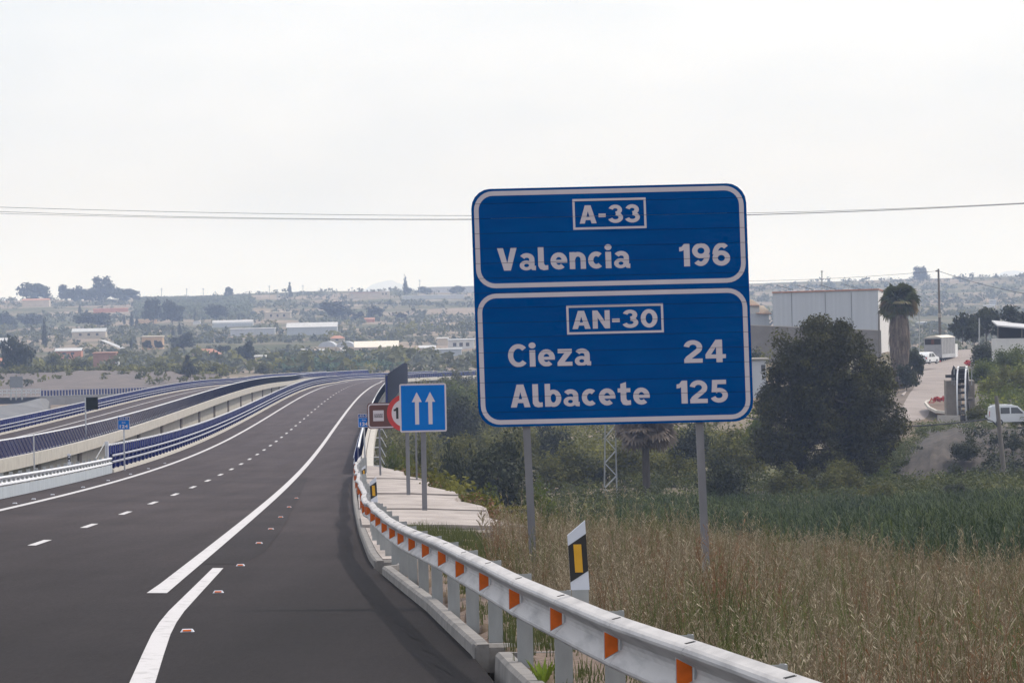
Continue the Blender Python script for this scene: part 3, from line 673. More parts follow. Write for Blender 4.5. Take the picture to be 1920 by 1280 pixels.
from mathutils.geometry import tessellate_polygon
def word_faces(txt, gap=.095):
    faces = []; x = 0; lay = 0
    for ch in txt:
        w, items = GLYPH[ch]
        for li, it in enumerate(items):
            if it[0] == 'p':
                vs = [p for pl in it[1] for p in pl]; tri = tessellate_polygon([[Vector((a, b, 0)) for a, b in pl] for pl in it[1]])
                faces += [([(vs[i][0] + x, vs[i][1]) for i in t_], li) for t_ in tri]
            else:
                pts = [Vector(p) for p in it[1]]; L_s = []
                for i, p in enumerate(pts):
                    a = pts[max(0, i-1)]; b = pts[min(len(pts)-1, i+1)]; t_ = (b - a).normalized(); nv = Vector((-t_.y, t_.x))
                    L_s.append((p + nv*it[2]/2, p - nv*it[2]/2))
                for (a, b), (c, d_) in zip(L_s[:-1], L_s[1:]): faces.append(([(q.x + x, q.y) for q in (a, b, d_, c)], li))
        x += w + gap + (.03 if ch == '-' else 0)
    return faces, x - gap
def T(txt, x0, x1, cap, base, gap=.095):
    adv = []; x = 0
    for ch in txt: adv.append(x); x += GLYPH[ch][0] + gap + (.03 if ch == '-' else 0)
    k = (x1 - x0)/(x - gap); O, ux, uy, n = fr; org = ORG[big.name]
    for ch, xa in zip(txt, adv):
        faces, _ = word_faces(ch); bm = bmesh.new(); vl_ = bm.verts.layers.int.new('vlay')
        for pts, li in faces:
            vv = [bm.verts.new((x0 + (a + xa)*k, base + b*cap, 0)) for a, b in pts]
            for v in vv: v[vl_] = li
            bm.faces.new(vv)
        cut_bm(bm, cuts)
        for v in bm.verts: v.co = O + ux*v.co.x + uy*v.co.y + n*(.003 + .0003*v[vl_]) - org
        bm.normal_update()
        for f_ in bm.faces:
            if f_.normal.dot(n) < 0: f_.normal_flip()
        me = bpy.data.meshes.new('letter'); bm.to_mesh(me); bm.free(); me.materials.append(M_swhite); link('letter', me, big)
T('A-33', 1.268, 1.980, .213, 2.365)
T('Valencia', .285, 1.845, .268, 1.835)
T('196', 2.425, 3.020, .268, 1.835)
T('AN-30', 1.140, 2.142, .213, 1.130)
T('Cieza', .372, 1.345, .272, .700)
T('24', 2.440, 2.930, .268, .700)
T('Albacete', .385, 2.020, .268, .228)
T('125', 2.338, 2.940, .268, .228)
for px, pb in ((987, 1045), (1312, 1066)):
    top = P(px, 795, DS) + Vector((0, .10, 0)); bot = P(px + 12.5, pb, DS) + Vector((0, .10, 0)); bot = bot + (bot - top).normalized()*1.1; top = top + (top - bot).normalized()*2.4
    mb = MB(); mb.beam(top, bot, .088, .12, up=(0, 1, 0)); mb.build('sign_post', M_spost, big)
for h in (.3, 1.35, 2.45):
    mb = MB(); mb.box(O + ux*(Wd/2) + uy*h + Vector((0, .045, 0)), (Wd*.86, .03, .05)); mb.build('cross_rail', M_post, big)

# --- two-lane arrow sign
d = 121.0; s_ = F_PX/d
fa = sign_frame(750.3, 810.3, d); Wa = 87.8/s_; Ha = 90.5/s_
asn = thing('lane_sign', 'square blue sign with two white upward arrows on a steel post', 'road sign', P(796.5, 965, d))
fill_part(rrect(0, 0, Wa, Ha, .05), fa, M_swhite, asn, 'panel', 0, .03)
fill_part(rrect(.042, .042, Wa-.042, Ha-.042, .02), fa, M_blue2, asn, 'blue_face', .004, .003)
for cx in (.37, 1-.345):
    pts = [(cx*Wa-.052, .20), (cx*Wa+.052, .20), (cx*Wa+.052, .79), (cx*Wa+.132, .79), (cx*Wa, 1.05), (cx*Wa-.132, .79), (cx*Wa-.052, .79)]
    fill_part(pts, fa, M_swhite, asn, 'arrow', .0075, .003)
mb = MB(); mb.beam(P(792, 722, d) + Vector((0, .09, 0)), P(796.5, 968, d) + Vector((0, .09, -.1)), .135, .10, up=(0, 1, 0)); mb.build('sign_post', M_spost, asn)

# --- speed limit, partly behind it
d = 151.0; s_ = F_PX/d; r_ = 35.2/s_
sp = thing('speed_sign', 'round red rimmed speed limit sign half hidden behind the arrow sign', 'road sign', P(767, 935, d))
fs_ = (P(760.6, 774, d), Vector((1, 0, 0)), Vector((0, 0, 1)), Vector((0, -1, 0)))
circ = lambda r: [(r*math.cos(2*math.pi*i/40), r*math.sin(2*math.pi*i/40)) for i in range(40)]
fill_part(circ(r_), fs_, M_red, sp, 'red_rim', 0, .03); fill_part(circ(r_*.75), fs_, M_swhite, sp, 'white_disc', .004, .003)
fill_part([(-22.5/s_, 4/s_), (-22.5/s_, 7.5/s_), (-19.5/s_, 8/s_), (-17.5/s_, 10.8/s_), (-13.6/s_, 10.8/s_), (-13.6/s_, -10.5/s_), (-18/s_, -10.5/s_), (-18/s_, 5/s_), (-19/s_, 4/s_)], fs_, M_black, sp, 'lettering', .008)
put_text('20', -9/s_, 22.5/s_, 21/s_, -10.5/s_, fs_, M_black, sp, bold=.035, lift=.008)
mb = MB(); mb.beam(P(762, 742, d) + Vector((0, .09, 0)), P(766, 937, d) + Vector((0, .09, -.1)), .125, .10, up=(0, 1, 0)); mb.build('sign_post', M_spost, sp)

# --- brown sign
d = 190.; s_ = F_PX/d
fb = sign_frame(689, 804, d); Wb, Hb = 116/s_, 48.5/s_
br = thing('brown_sign', 'brown tourist sign with white square pictogram of three waves', 'road sign', P(747, 890, d))
fill_part(rrect(0, 0, Wb, Hb, .16), fb, M_brown, br, 'panel', 0, .03)
ring_part(rrect(.035, .035, Wb-.035, Hb-.035, .14), rrect(.085, .085, Wb-.085, Hb-.085, .10), fb, M_swhite, br, 'border', (), .004)
x0, y0 = 11.2/s_, 14.5/s_; a_ = 20/s_
fill_part([(x0, y0), (x0+a_, y0), (x0+a_, y0+a_), (x0, y0+a_)], fb, M_swhite, br, 'pictogram', .004, .003)
for kk in range(3):
    mb = MB(); yb = y0 + a_*(.38 + .12*kk)
    pp = [fb[0] + Vector((x0 + a_*(.1 + .8*i/16), -.010, 0)) + Vector((0, 0, yb + .012*math.sin(i*1.57 + kk))) for i in range(17)]
    for a, b in zip(pp[:-1], pp[1:]): mb.beam(a, b, .004, .022)
    mb.build('wave_line', M_black, br)
for px, pyb in ((711.5, 884), (780, 906)):
    mb = MB(); mb.beam(P(px - 1, 765, d) + Vector((0, .08, 0)), P(px + 1.5, pyb, d) + Vector((0, .08, -.15)), .078, .08, up=(0, 1, 0)); mb.build('sign_post', M_spost, br)

# --- kilometre plates
def km_sign(px, pyb, w, h, d, base, label, post_px):
    s_ = F_PX/d; f_ = sign_frame(px, pyb, d); t = thing('kilometre_sign', label, 'road sign', base); W, H = w/s_, h/s_
    fill_part(rrect(0, 0, W, H, .03), f_, M_swhite, t, 'panel', 0, .02)
    fill_part(rrect(.02, .02, W-.02, H*.71, .01), f_, M_blue2, t, 'blue_face', .003, .002)
    fill_part(rrect(.02, H*.74, W-.02, H-.02, .01), f_, M_blue, t, 'number_band', .003, .002)
    put_text('AN-30', W*.12, W*.88, H*.14, H*.79, f_, M_swhite, t, bold=.02, lift=.007)
    put_text('km', W*.36, W*.64, H*.10, H*.50, f_, M_swhite, t, bold=.02, lift=.007)
    put_text('124', W*.16, W*.84, H*.25, H*.13, f_, M_swhite, t, bold=.035, lift=.007)
    mb = MB(); c = f_[0] + Vector((W/2, .07, 0)); mb.beam(c + Vector((0, 0, H)), base, .07, .06, up=(0, 1, 0)); mb.build('sign_post', M_galv, t)
b_ = D(216, -5.55, -.1); km_sign(221, 805.5, 22.3, 24.5, 216, Vector((P(232, 805, 216).x, 216, b_.z)), 'small blue kilometre 124 plate on a post behind the left parapet', 232)
km_sign(671.5, 801, 22, 25, 217, Vector((P(683, 800, 217).x, 217.07, D(217, 7.4, -.2).z)), 'small blue kilometre 124 plate beside the brown sign', 683)

# ================================================================ LEFT GUARDRAIL OF OUR CARRIAGEWAY
lg = thing('guardrail', 'white topped guardrail with ribbed lower sheet along the left shoulder', 'guardrail', D(96, -4.95))
LY = steps(60, 207, 4)
for a, b in zip(LY[:-1], LY[1:]):
    sects = []
    for t in np.linspace(0, 1, 3):
        p = D(a + (b-a)*t, -4.95, .56); th = float(deck_at(a)[3]); lat = Vector((math.cos(th), -math.sin(th), 0)); sects.append(wsec(p, lat, 1.03 if t == 0 else 1))
    mb = MB(); mb.sweep(sects); o = mb.build('beam', M_wrail, lg, smooth=True); so = o.modifiers.new('thickness', 'SOLIDIFY'); so.thickness = .008; so.offset = 0
    mb = MB(); mb.sweep([[D(a + (b-a)*t, -4.88 + (.035 if i % 2 else 0), .03), D(a + (b-a)*t, -4.88 + (.035 if i % 2 else 0), .40)] for i, t in enumerate(np.linspace(.004, .996, 9))])
    o = mb.build('lower_sheet', M_sheet, lg); so = o.modifiers.new('thickness', 'SOLIDIFY'); so.thickness = .01; so.offset = 0
    pm = D(a + 2, -5.05, .35); mb = MB(); mb.box(pm, (.12, .06, .9)); mb.build('post', M_post, lg)
    for q in (1, 3):
        mb = MB(); mb.box(D(a + q, -4.89, .565), (.09, .10, .085), az=(0, 0, 1)); mb.build('spacer', M_post, lg)

# ================================================================ BLUE PARAPETS AND DECKS
def parapet(label, fn, y0, y1, lateral, inward, posts_each=2.0, height=1.25, rails=True, group=None, lean=0.0, kerb_side=1, part_limit=280):
    """kerb beam + posts + slats + top rail (+ two grey traffic rails). fn(y, lat, h); inward = sign towards the carriageway"""
    t = thing('parapet', label, 'parapet', fn(y0, lateral, 0), group)
    ys = steps(y0, y1, 4)
    I = inward
    def pt(y, a, h): return fn(y, lateral + I*(a + lean*max(0, h - .15)), h)
    mb = MB(); mb.sweep([[fn(y, lateral - I*.25, -.0), fn(y, lateral - I*.25, .15), fn(y, lateral + I*.28, .16), fn(y, lateral + I*.30, -.0)] for y in ys], caps=True); mb.build('kerb_beam', M_concw, t)
    mb = MB(); mb.sweep([[pt(y, -.04, height-.04), pt(y, -.04, height + .03), pt(y, .05, height + .03), pt(y, .05, height-.04)] for y in ys], closed=True, caps=True); mb.build('top_rail', M_wrail, t)
    # slats: louvre blades with gaps
    sl = MB(); step = .5 if (y1 - y0) < 500 else .62
    ysl = np.arange(y0, y1, step)
    for y in ysl:
        w = step*.47
        a0, a1, b0, b1 = pt(y - w, -.02, .17), pt(y + w, .02, .17), pt(y - w, -.02, height-.04), pt(y + w, .02, height-.04)
        sl.add([a0, a1, b1, b0], [(0, 1, 2, 3)])
        sl.add([p + Vector((.018, .0, 0)) for p in (a0, a1, b1, b0)], [(3, 2, 1, 0)])
    sl.build('slats', M_navy, t, kind='stuff')
    yp = np.arange(y0, y1, posts_each); pb = MB(); cnt = 0
    for y in yp:
        m_ = MB() if cnt < part_limit and y < y0 + 120 else pb
        a, b = pt(y, .035, .15), pt(y, .035, height)
        m_.beam(a, b, .07, .07, up=(0, 1, 0)); cnt += 1
        if m_ is not pb: m_.build('post', M_navyp, t)
    if pb.v: pb.build('far_posts', M_navyp, t, kind='stuff')
    if rails:
        for h, nm in ((.47, 'lower_rail'), (.76, 'upper_rail')):
            mb = MB(); mb.sweep([[pt(y, .22, h - .055), pt(y, .27, h - .02), pt(y, .27, h + .03), pt(y, .22, h + .055)] for y in steps(y0, y1, 4)], closed=True, caps=True); mb.build(nm, M_rail2, t)
        bk = MB()
        for y in np.arange(y0 + 2, y1, 4.0):
            for h in (.47, .76): bk.box(pt(y, .13, h), (.20, .09, .12))
            bk.box(pt(y + .0, .17, .5), (.09, .08, .8))
        bk.build('brackets', M_navy, t, kind='stuff')
    return t
lp = parapet('blue slatted parapet with grey rails along our left shoulder', D, 210, 1240, -5.25, 1)
mb = MB(); mb.beam(D(209.8, -5.25, .0), D(209.8, -5.25, 1.42), .16, .16, up=(0, 1, 0)); mb.build('end_post', M_wrail, lp)
rp_ = parapet('blue slatted parapet with grey rails beyond the right guardrail', D, 214, 1240, 6.25, -1)
parapet('blue slatted parapet on the far edge of the left viaduct', LD, 170, 1150, 11.2, -1, group=None)
parapet('inward leaning navy slatted parapet on the near edge of the left viaduct', LD, 170, 1150, .15, 1, rails=False, height=1.2, lean=.42, posts_each=2.5)
# our viaduct: deck slab, edge beams, girders and piers
vd = thing('viaduct', 'concrete viaduct carrying our carriageway away to the right', 'bridge', D(214, 0, -1))
ysd = steps(212, 1290, 8)
mb = MB(); mb.sweep([[D(y, -5.6, -.02), D(y, 6.6, -.02), D(y, 6.6, -.4), D(y, -5.6, -.4)] for y in ysd], closed=True, caps=True); mb.build('deck', M_conc, vd)
mb = MB(); mb.sweep([[D(y, 6.55, .10), D(y, 6.95, .10), D(y, 6.95, -.55), D(y, 6.605, -.55)] for y in ysd], closed=True, caps=True); mb.build('edge_beam', M_concw, vd)
mb = MB(); mb.sweep([[D(y, -5.95, .10), D(y, -5.55, .10), D(y, -5.605, -.55), D(y, -5.95, -.55)] for y in ysd], closed=True, caps=True); mb.build('edge_beam', M_concw, vd)
for o_ in (-3, 3.6):
    mb = MB(); mb.sweep([[D(y, o_-.9, -.41), D(y, o_+.9, -.41), D(y, o_+.6, -2.0), D(y, o_-.6, -2.0)] for y in ysd], closed=True, caps=True); mb.build('girder', M_conc, vd)
for y in np.arange(250, 1280, 42.0):
    p = D(y, .3, -2.05); g = tz(p.x, p.y)
    mb = MB(); mb.tube((p.x, p.y, g - .6), p, .9, .9, 12); mb.box(p - Vector((0, 0, .5)), (9, 1.4, .9)); mb.build('pier', M_conc, vd)
# outrigger brackets outside the right edge
for py in (873, 850, 831.5, 813, 797, 784):
    yq = {873: 232, 850: 262, 831.5: 292, 813: 328, 797: 366, 784: 402}[py]
    a = D(yq, 6.95, -.35); mb = MB(); k_ = .46
    mb.beam(a, a + Vector((k_, 0, 0)), .07, .07); mb.beam(a + Vector((k_, 0, 0)), a + Vector((k_ + .38, 0, -.75)), .06, .06, up=(0, 1, 0)); mb.build('edge_bracket', M_wrail, vd)
# dark screen on the right edge
sc_ = thing('noise_screen', 'tall dark screen of upright panels on the right edge of the viaduct', 'screen', P(724, 752, 478))
S0 = [(430, 7.55), (470, 7.6), (520, 7.65), (580, 7.8), (640, 7.95), (700, 8.1), (780, 8.35), (860, 8.6), (900, 8.75)]
sy = [q[0] for q in S0]; so_ = [q[1] for q in S0]
ysn = steps(478, 902, 10.6)
for i, (a, b) in enumerate(zip(ysn[:-1], ysn[1:])):
    pa, pb = D(a + .06, np.interp(a, sy, so_), -.1), D(b - .06, np.interp(b, sy, so_), -.1)
    hs = []
    for q_ in (pa, pb):
        px_ = 960 + (q_.x*F_PX/q_.y); r_t = ray(px_, 703 - (px_ - 722)*.65); hs.append(min(3.7, max(2.3, r_t[2]*q_.y - q_.z)))
    ha = hs[0]
    nrm = (pb - pa).cross(Vector((0, 0, 1))).normalized()
    mb = MB(); mb.hexa([pa, pb, pb + nrm*.06, pa + nrm*.06] + [q + Vector((0, 0, h_q)) for q, h_q in ((pa, hs[0]), (pb, hs[1]), (pb + nrm*.06, hs[1]), (pa + nrm*.06, hs[0]))]); mb.build('panel', M_screen, sc_)
    q = D(a, np.interp(a, sy, so_) - .06, -.15); pw_ = .34 if i % 6 == 2 else .12; mb = MB(); mb.box(q + Vector((-pw_/2, 0, ha/2)), (pw_, .16, ha)); mb.build('post', M_sback if i % 6 == 2 else M_navy, sc_)
    mb = MB(); mb.beam(q + Vector((0, 0, .1)), D(a, 6.9, -.3), .1, .14); mb.build('arm', M_wrail, sc_)

# left viaduct
lv = thing('viaduct', 'left concrete viaduct with cream fascia, pale side wall and brown pilasters', 'bridge', LD(170, 5, -1))
ysl = steps(168, 1160, 6)
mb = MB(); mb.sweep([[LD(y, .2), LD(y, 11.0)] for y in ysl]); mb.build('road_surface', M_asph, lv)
mb = MB(); mb.sweep([[LD(y, 8.2, .008), LD(y, 8.42, .008)] for y in ysl]); mb.sweep([[LD(y, 1.3, .008), LD(y, 1.5, .008)] for y in ysl]); mb.build('lane_lines', M_white, lv)
mb = MB(); mb.sweep([[LD(y, .18, -.02), LD(y, 11.3, -.02), LD(y, 11.3, -.5), LD(y, .18, -.5)] for y in ysl], closed=True, caps=True); mb.build('deck', M_conc, lv)
mb = MB(); mb.sweep([[LD(y, .16, .02), LD(y, -.10, .02), LD(y, -.10, -.62), LD(y, .16, -.62)] for y in ysl], closed=True, caps=True); mb.build('fascia', M_concw, lv)
mb = MB(); mb.sweep([[LD(y, 11.31, .1), LD(y, 11.6, .1), LD(y, 11.6, -.6), LD(y, 11.31, -.6)] for y in ysl], closed=True, caps=True); mb.build('fascia', M_concw, lv)
mb = MB(); mb.sweep([[LD(y, .55, -.51), LD(y, .55, -2.6), LD(y, 10.6, -2.6), LD(y, 10.6, -.51)] for y in ysl], closed=True, caps=True); mb.build('side_wall', M_concw, lv)
def left_y_at(px, h):
    best = min(np.arange(172, 1000, 1.0), key=lambda y: abs((lambda q: 960 + F_PX*(q.x/q.y) - px)(LD(y, .4, h) + Vector((-(0) , 0, 0)))))
    return best
for px in (64, 141, 253, 297, 334, 368, 397, 423, 447, 468, 488, 505, 519):
    y = left_y_at(px + 3, -1.2); mb = MB(); wd = min(2.6, .0075*y)
    mb.hexa([LD(y, .40, -2.7), LD(y + wd, .40, -2.7), LD(y + wd, .60, -2.7), LD(y, .60, -2.7), LD(y, .40, -.63), LD(y + wd, .40, -.63), LD(y + wd, .60, -.63), LD(y, .60, -.63)]); mb.build('pilaster', M_concd, lv)
for y in np.arange(200, 1150, 44.0):
    p = LD(y, 5.5, -2.62); g = tz(p.x, p.y); mb = MB(); mb.tube((p.x, p.y, g - .6), p, 1.0, 1.0, 12); mb.build('pier', M_conc, lv)
# sign seen from behind on the left viaduct edge, thin post, small hito
t = thing('roadside_sign', 'dark back of a square sign on a pole above the navy parapet', 'road sign', P(161, 828, 340))
mb = MB(); c = P(172.5, 756, 340); mb.box(c, (.88, .04, .93)); mb.build('panel', M_darkp, t)
mb = MB(); mb.beam(P(160, 745, 340), P(161.5, 829, 340), .09, .09, up=(0, 1, 0)); mb.build('sign_post', M_galv, t)
t = thing('steel_post', 'thin bare steel post before the cream fascia at far left', 'post', P(64, 885, 172)); mb = MB(); mb.beam(P(63, 815, 172), P(64.5, 885, 172) - Vector((0, 0, 6)), .05, .05, up=(0, 1, 0)); mb.build('pole', M_galv, t)
t = thing('delineator', 'small black and white delineator behind the left guardrail', 'delineator', P(130, 890, 180), 'roadside delineators')
mb = MB(); p = P(130, 871, 180); mb.box(p + Vector((0, 0, .2)), (.13, .04, .46)); mb.build('post_body', M_plast, t); mb = MB(); mb.box(p + Vector((0, -.023, .24)), (.125, .004, .24)); bb_ = mb.build('black_band', M_black, t)
for dz in (.16, .30): mb = MB(); mb.tube(p + Vector((0, -.026, dz + .01)), p + Vector((0, -.03, dz + .01)), .035, .035, 10); mb.build('reflector', M_plast, t)
mb = MB(); mb.box(p - Vector((0, 0, .45)), (.1, .04, .9)); mb.build('stem', M_post, t)
t = thing('stay_wire', 'slanting stay wire tied to the end post of our left parapet', 'wire', D(209.8, -5.4, 1.3)); mb = MB(); mb.tube(D(209.8, -5.33, 1.35), D(205, -6.3, -.7), .025, .025, 6); mb.build('cable', M_post, t)

# far overpass on the left
ov = thing('overpass', 'grey overpass with navy railing crossing behind the left viaduct', 'bridge', P(78, 745, 1000))
A, B = P(76, 742.5, 1000), P(330, 735, 1060)
mb = MB(); mb.hexa([A + Vector((0, 0, -.6)), B + Vector((0, 0, -.6)), B + Vector((0, 9, -.6)), A + Vector((0, 9, -.6)), A, B, B + Vector((0, 9, 0)), A + Vector((0, 9, 0))]); mb.build('deck', M_greyc, ov)
mb = MB(); mb.hexa([A + Vector((1, .5, -2)), B + Vector((0, .5, -2)), B + Vector((0, 8, -2)), A + Vector((1, 8, -2)), A + Vector((1, .5, -.61)), B + Vector((0, .5, -.61)), B + Vector((0, 8, -.61)), A + Vector((1, 8, -.61))]); mb.build('girder', M_greyc, ov)
sl = MB(); n_ = 46
for i in range(n_):
    q = A.lerp(B, (i + .5)/n_); sl.box(q + Vector((0, .1, .62)), (.42, .04, 1.15))
sl.build('railing_slats', M_navy, ov, kind='stuff')
mb = MB(); mb.beam(A + Vector((0, .1, 1.25)), B + Vector((0, .1, 1.25)), .12, .1); mb.build('top_rail', M_navyp, ov)
mb = MB(); A2 = P(-60, 744, 1000)
mb.hexa([P(-70, 800, 940), P(84, 790, 960), A + Vector((1.2, 9, -5)), A2 + Vector((0, 9, -5)), P(-70, 786, 955), P(74, 746, 990), A + Vector((1.2, 9, -.7)), A2 + Vector((0, 9, -3))]); mb.build('abutment_slope', M_greyc, ov)
fence = thing('road_barrier', 'thin pale barrier rail at the far left below the earth bank', 'barrier', P(30, 738, 1010))
for dy in (730.5, 736.0): mb = MB(); mb.beam(P(-60, dy + 1.6, 1010), P(76, dy - .8, 1005), .1, .26); mb.build('rail', M_galv, fence)
for x in range(-50, 78, 9): mb = MB(); mb.beam(P(x, 729.5, 1010), P(x, 742, 1010), .15, .12, up=(0, 1, 0)); mb.build('post', M_galv, fence)
t = thing('billboard', 'grey back of a large road sign standing before the earth bank', 'road sign', P(30, 738, 1030))
mb = MB(); mb.box(P(30.5, 716, 1030), (24.5*1030/F_PX, .2, 21*1030/F_PX)); mb.build('panel', M_sback, t)
for x in (20, 30, 41): mb = MB(); mb.beam(P(x, 706, 1030) + Vector((0, .3, 0)), P(x, 741, 1030) + Vector((0, .3, -1)), .3, .3, up=(0, 1, 0)); mb.build('sign_post', M_post, t)
# bare cut slope
mb = MB(); rows = []
for d_, yy, amp in ((1090, 742, 0), (1110, 728, .4), (1150, 712, .6), (1200, 699, .4), (1215, 695, .2)):
    rows.append([P(x, yy + (6 if x > 330 else 0)*(1 if yy < 705 else 0) + 1.6*math.sin(x*.021 + 1) - (x - 150)*.012, d_) + Vector((0, 0, amp*.6*_wav(x*1.0, d_*.6, .19, 2.))) for x in range(-80, 420, 14)])
mb.sweep(rows); mb.build('earth_slope', mat('cut_earth', (.070, .056, .050), .95, 0, scale=.22, col2=(.145, .116, .102), detail=8), kind='structure', smooth=True)
# ================================================================ VEGETATION
def leaf_mesh(name, pos, nrm, size, matl, tint, aspect=1.6, sub=None):
    n = len(pos); r = rng
    a = r.normal(size=(n, 3)); a -= (a*nrm).sum(1, keepdims=True)*nrm; a /= np.linalg.norm(a, axis=1, keepdims=True) + 1e-9
    b = np.cross(nrm, a); s = np.asarray(size).reshape(-1, 1)*(.65 + .7*r.random((n, 1)))
    a = a*s*.5*aspect; b = b*s*.5
    V = np.stack([pos - a, pos - b*.9 + a*.1, pos + a, pos + b*.9 + a*.1], 1).reshape(-1, 3)
    return quads_mesh(name, V, matl, np.repeat(tint, 4))
def quads_mesh(name, V, matl, tint=None, k=4):
    me = bpy.data.meshes.new(name); nv = len(V); nf = nv//k
    me.vertices.add(nv); me.vertices.foreach_set('co', np.ascontiguousarray(V, np.float32).ravel())
    me.loops.add(nv); me.loops.foreach_set('vertex_index', np.arange(nv, dtype=np.int32))
    me.polygons.add(nf); me.polygons.foreach_set('loop_start', np.arange(0, nv, k, dtype=np.int32))
    me.update(calc_edges=True)
    if tint is not None:
        at = me.attributes.new('tint', 'FLOAT', 'POINT'); at.data.foreach_set('value', np.asarray(tint, np.float32))
    me.materials.append(matl); return me
def crown_pts(n, clumps):
    """points filling a union of ellipsoid clumps, weighted to their shells; returns pos, normal, clump tint"""
    cl = np.array(clumps, float); vol = (cl[:, 3]*cl[:, 4]*cl[:, 5])**.7; idx = rng.choice(len(cl), n, p=vol/vol.sum())
    d = rng.normal(size=(n, 3)); d /= np.linalg.norm(d, axis=1, keepdims=True)
    rad = rng.random((n, 1))**.45*(.85 + .3*rng.random((n, 1)))
    c = cl[idx]; pos = c[:, :3] + d*rad*c[:, 3:6]
    nr = d + rng.normal(size=(n, 3))*.7 + np.array([0, 0, .25]); nr /= np.linalg.norm(nr, axis=1, keepdims=True)
    tint = np.clip(rng.random(len(cl))[idx]*.45 + .25*rng.random(n), 0, 1)
    return pos, nr, tint
def clump_set(kind, k):
    out = []
    for i in range(k):
        if kind == 'round':
            u = rng.random()*2*math.pi; v = rng.random()**.6; z = .30 + .52*rng.random(); rr = .36*math.sqrt(max(.05, 1 - ((z-.52)/.46)**2))*v
            s = .11 + .09*rng.random(); out.append((rr*math.cos(u), rr*math.sin(u), z, s, s, s*.85))
        elif kind == 'umbrella':
            u = rng.random()*2*math.pi; v = rng.random()**.5; z = .55 + .33*(1 - v*v*.7)*rng.random() ; rr = .38*v
            s = .11 + .07*rng.random(); out.append((rr*math.cos(u), rr*math.sin(u), z, s*1.1, s*1.1, s*.8))
        elif kind == 'cypress':
            z = .06 + .88*(i + rng.random()*.6)/k; s = .40*math.sin(math.pi*min(1, (z + .05)**.75))*(1 - .55*z); u = rng.random()*6.28
            out.append((.08*math.cos(u), .08*math.sin(u), z, s + .06, s + .06, .09))
        elif kind == 'bush':
            u = rng.random()*2*math.pi; v = rng.random()**.5; z = .12 + .58*rng.random()*(1 - .5*v); rr = .38*v
            s = .13 + .10*rng.random(); out.append((rr*math.cos(u), rr*math.sin(u), z, s, s, s*1.05))
        elif kind == 'cone':
            z = .12 + .8*rng.random()**.9; w = .46*(1 - ((z - .12)/.95)**1.3); u = rng.random()*6.28; v = rng.random()**.5
            s = .07 + .08*(1-z); out.append((w*v*math.cos(u), w*v*math.sin(u), z, s, s, s))
    return out
PROTO = {}
def proto(kind, variant, leafm, n, size, k, trunk_r=.025, trunk_h=.5):
    key = (kind, variant, leafm.name)
    if key in PROTO: return PROTO[key]
    pos, nr, ti = crown_pts(n, clump_set(kind, k))
    zmax = np.quantile(pos[:, 2], .997); pos[:, 2] *= 1/zmax; w = np.quantile(np.abs(pos[:, :2]), .985)*2; pos[:, :2] /= w; pos[:, 2] = np.maximum(pos[:, 2], .0)
    cm_ = leaf_mesh('crown', pos, nr, np.full(n, size), leafm, ti)
    tb = MB(); prev = Vector((0, 0, -.02)); r0 = trunk_r
    for i in range(4):
        nx = Vector((rng.normal()*.012, rng.normal()*.012, trunk_h*(i+1)/4)); tb.tube(prev, nx, r0, r0*.8, 7, i == 0); prev = nx; r0 *= .8
    for i in range(5):
        u = rng.random()*6.28; tb.tube(Vector((0, 0, trunk_h*(.45 + .1*i))), Vector((math.cos(u)*.25, math.sin(u)*.25, min(.9, trunk_h*(.45 + .1*i) + .28))), trunk_r*.45, trunk_r*.12, 5, False)
    o = tb.build('trunk', M_bark); tm = o.data; bpy.data.objects.remove(o)
    PROTO[key] = (cm_, tm); return PROTO[key]
def tree(name, label, cat, px, pyb, pyt, wpx, d, pr, group=None, rot=None):
    s = px_per_m(d); p = P(px, pyb, d); h = (pyb - pyt)/s; w = wpx/s
    if px < 1690 or d > 800:      # stand it on the ground, top kept where it is
        g = tz(p.x, p.y) - .05
        if p.z > g: h += p.z - g; p.z = g
    t = thing(name, label, cat, p, group); t.scale = (w, w, h); t.rotation_euler = (0, 0, rng.random()*6.28 if rot is None else rot)
    link('crown', pr[0], t); link('trunk', pr[1], t); return t
PR_round = [proto('round', i, L_dark, 1500, .075, 26) for i in range(3)]
PR_olive = [proto('round', 10 + i, L_olive, 1300, .075, 24) for i in range(2)]
PR_pine = [proto('umbrella', i, L_pine, 1800, .06, 26, trunk_h=.7) for i in range(2)]
PR_cyp = [proto('cypress', i, L_dark, 700, .10, 22, .04, .3) for i in range(2)]
PR_bushd = [proto('bush', i, L_dark, 4200, .040, 30) for i in range(2)]
PR_busho = [proto('bush', 10 + i, L_olive, 4200, .040, 30) for i in range(3)]
PR_bushg = [proto('bush', 20 + i, L_green, 4200, .040, 30) for i in range(2)]
PR_cone = [proto('cone', 0, L_pine, 2400, .05, 40, .03, .5)]

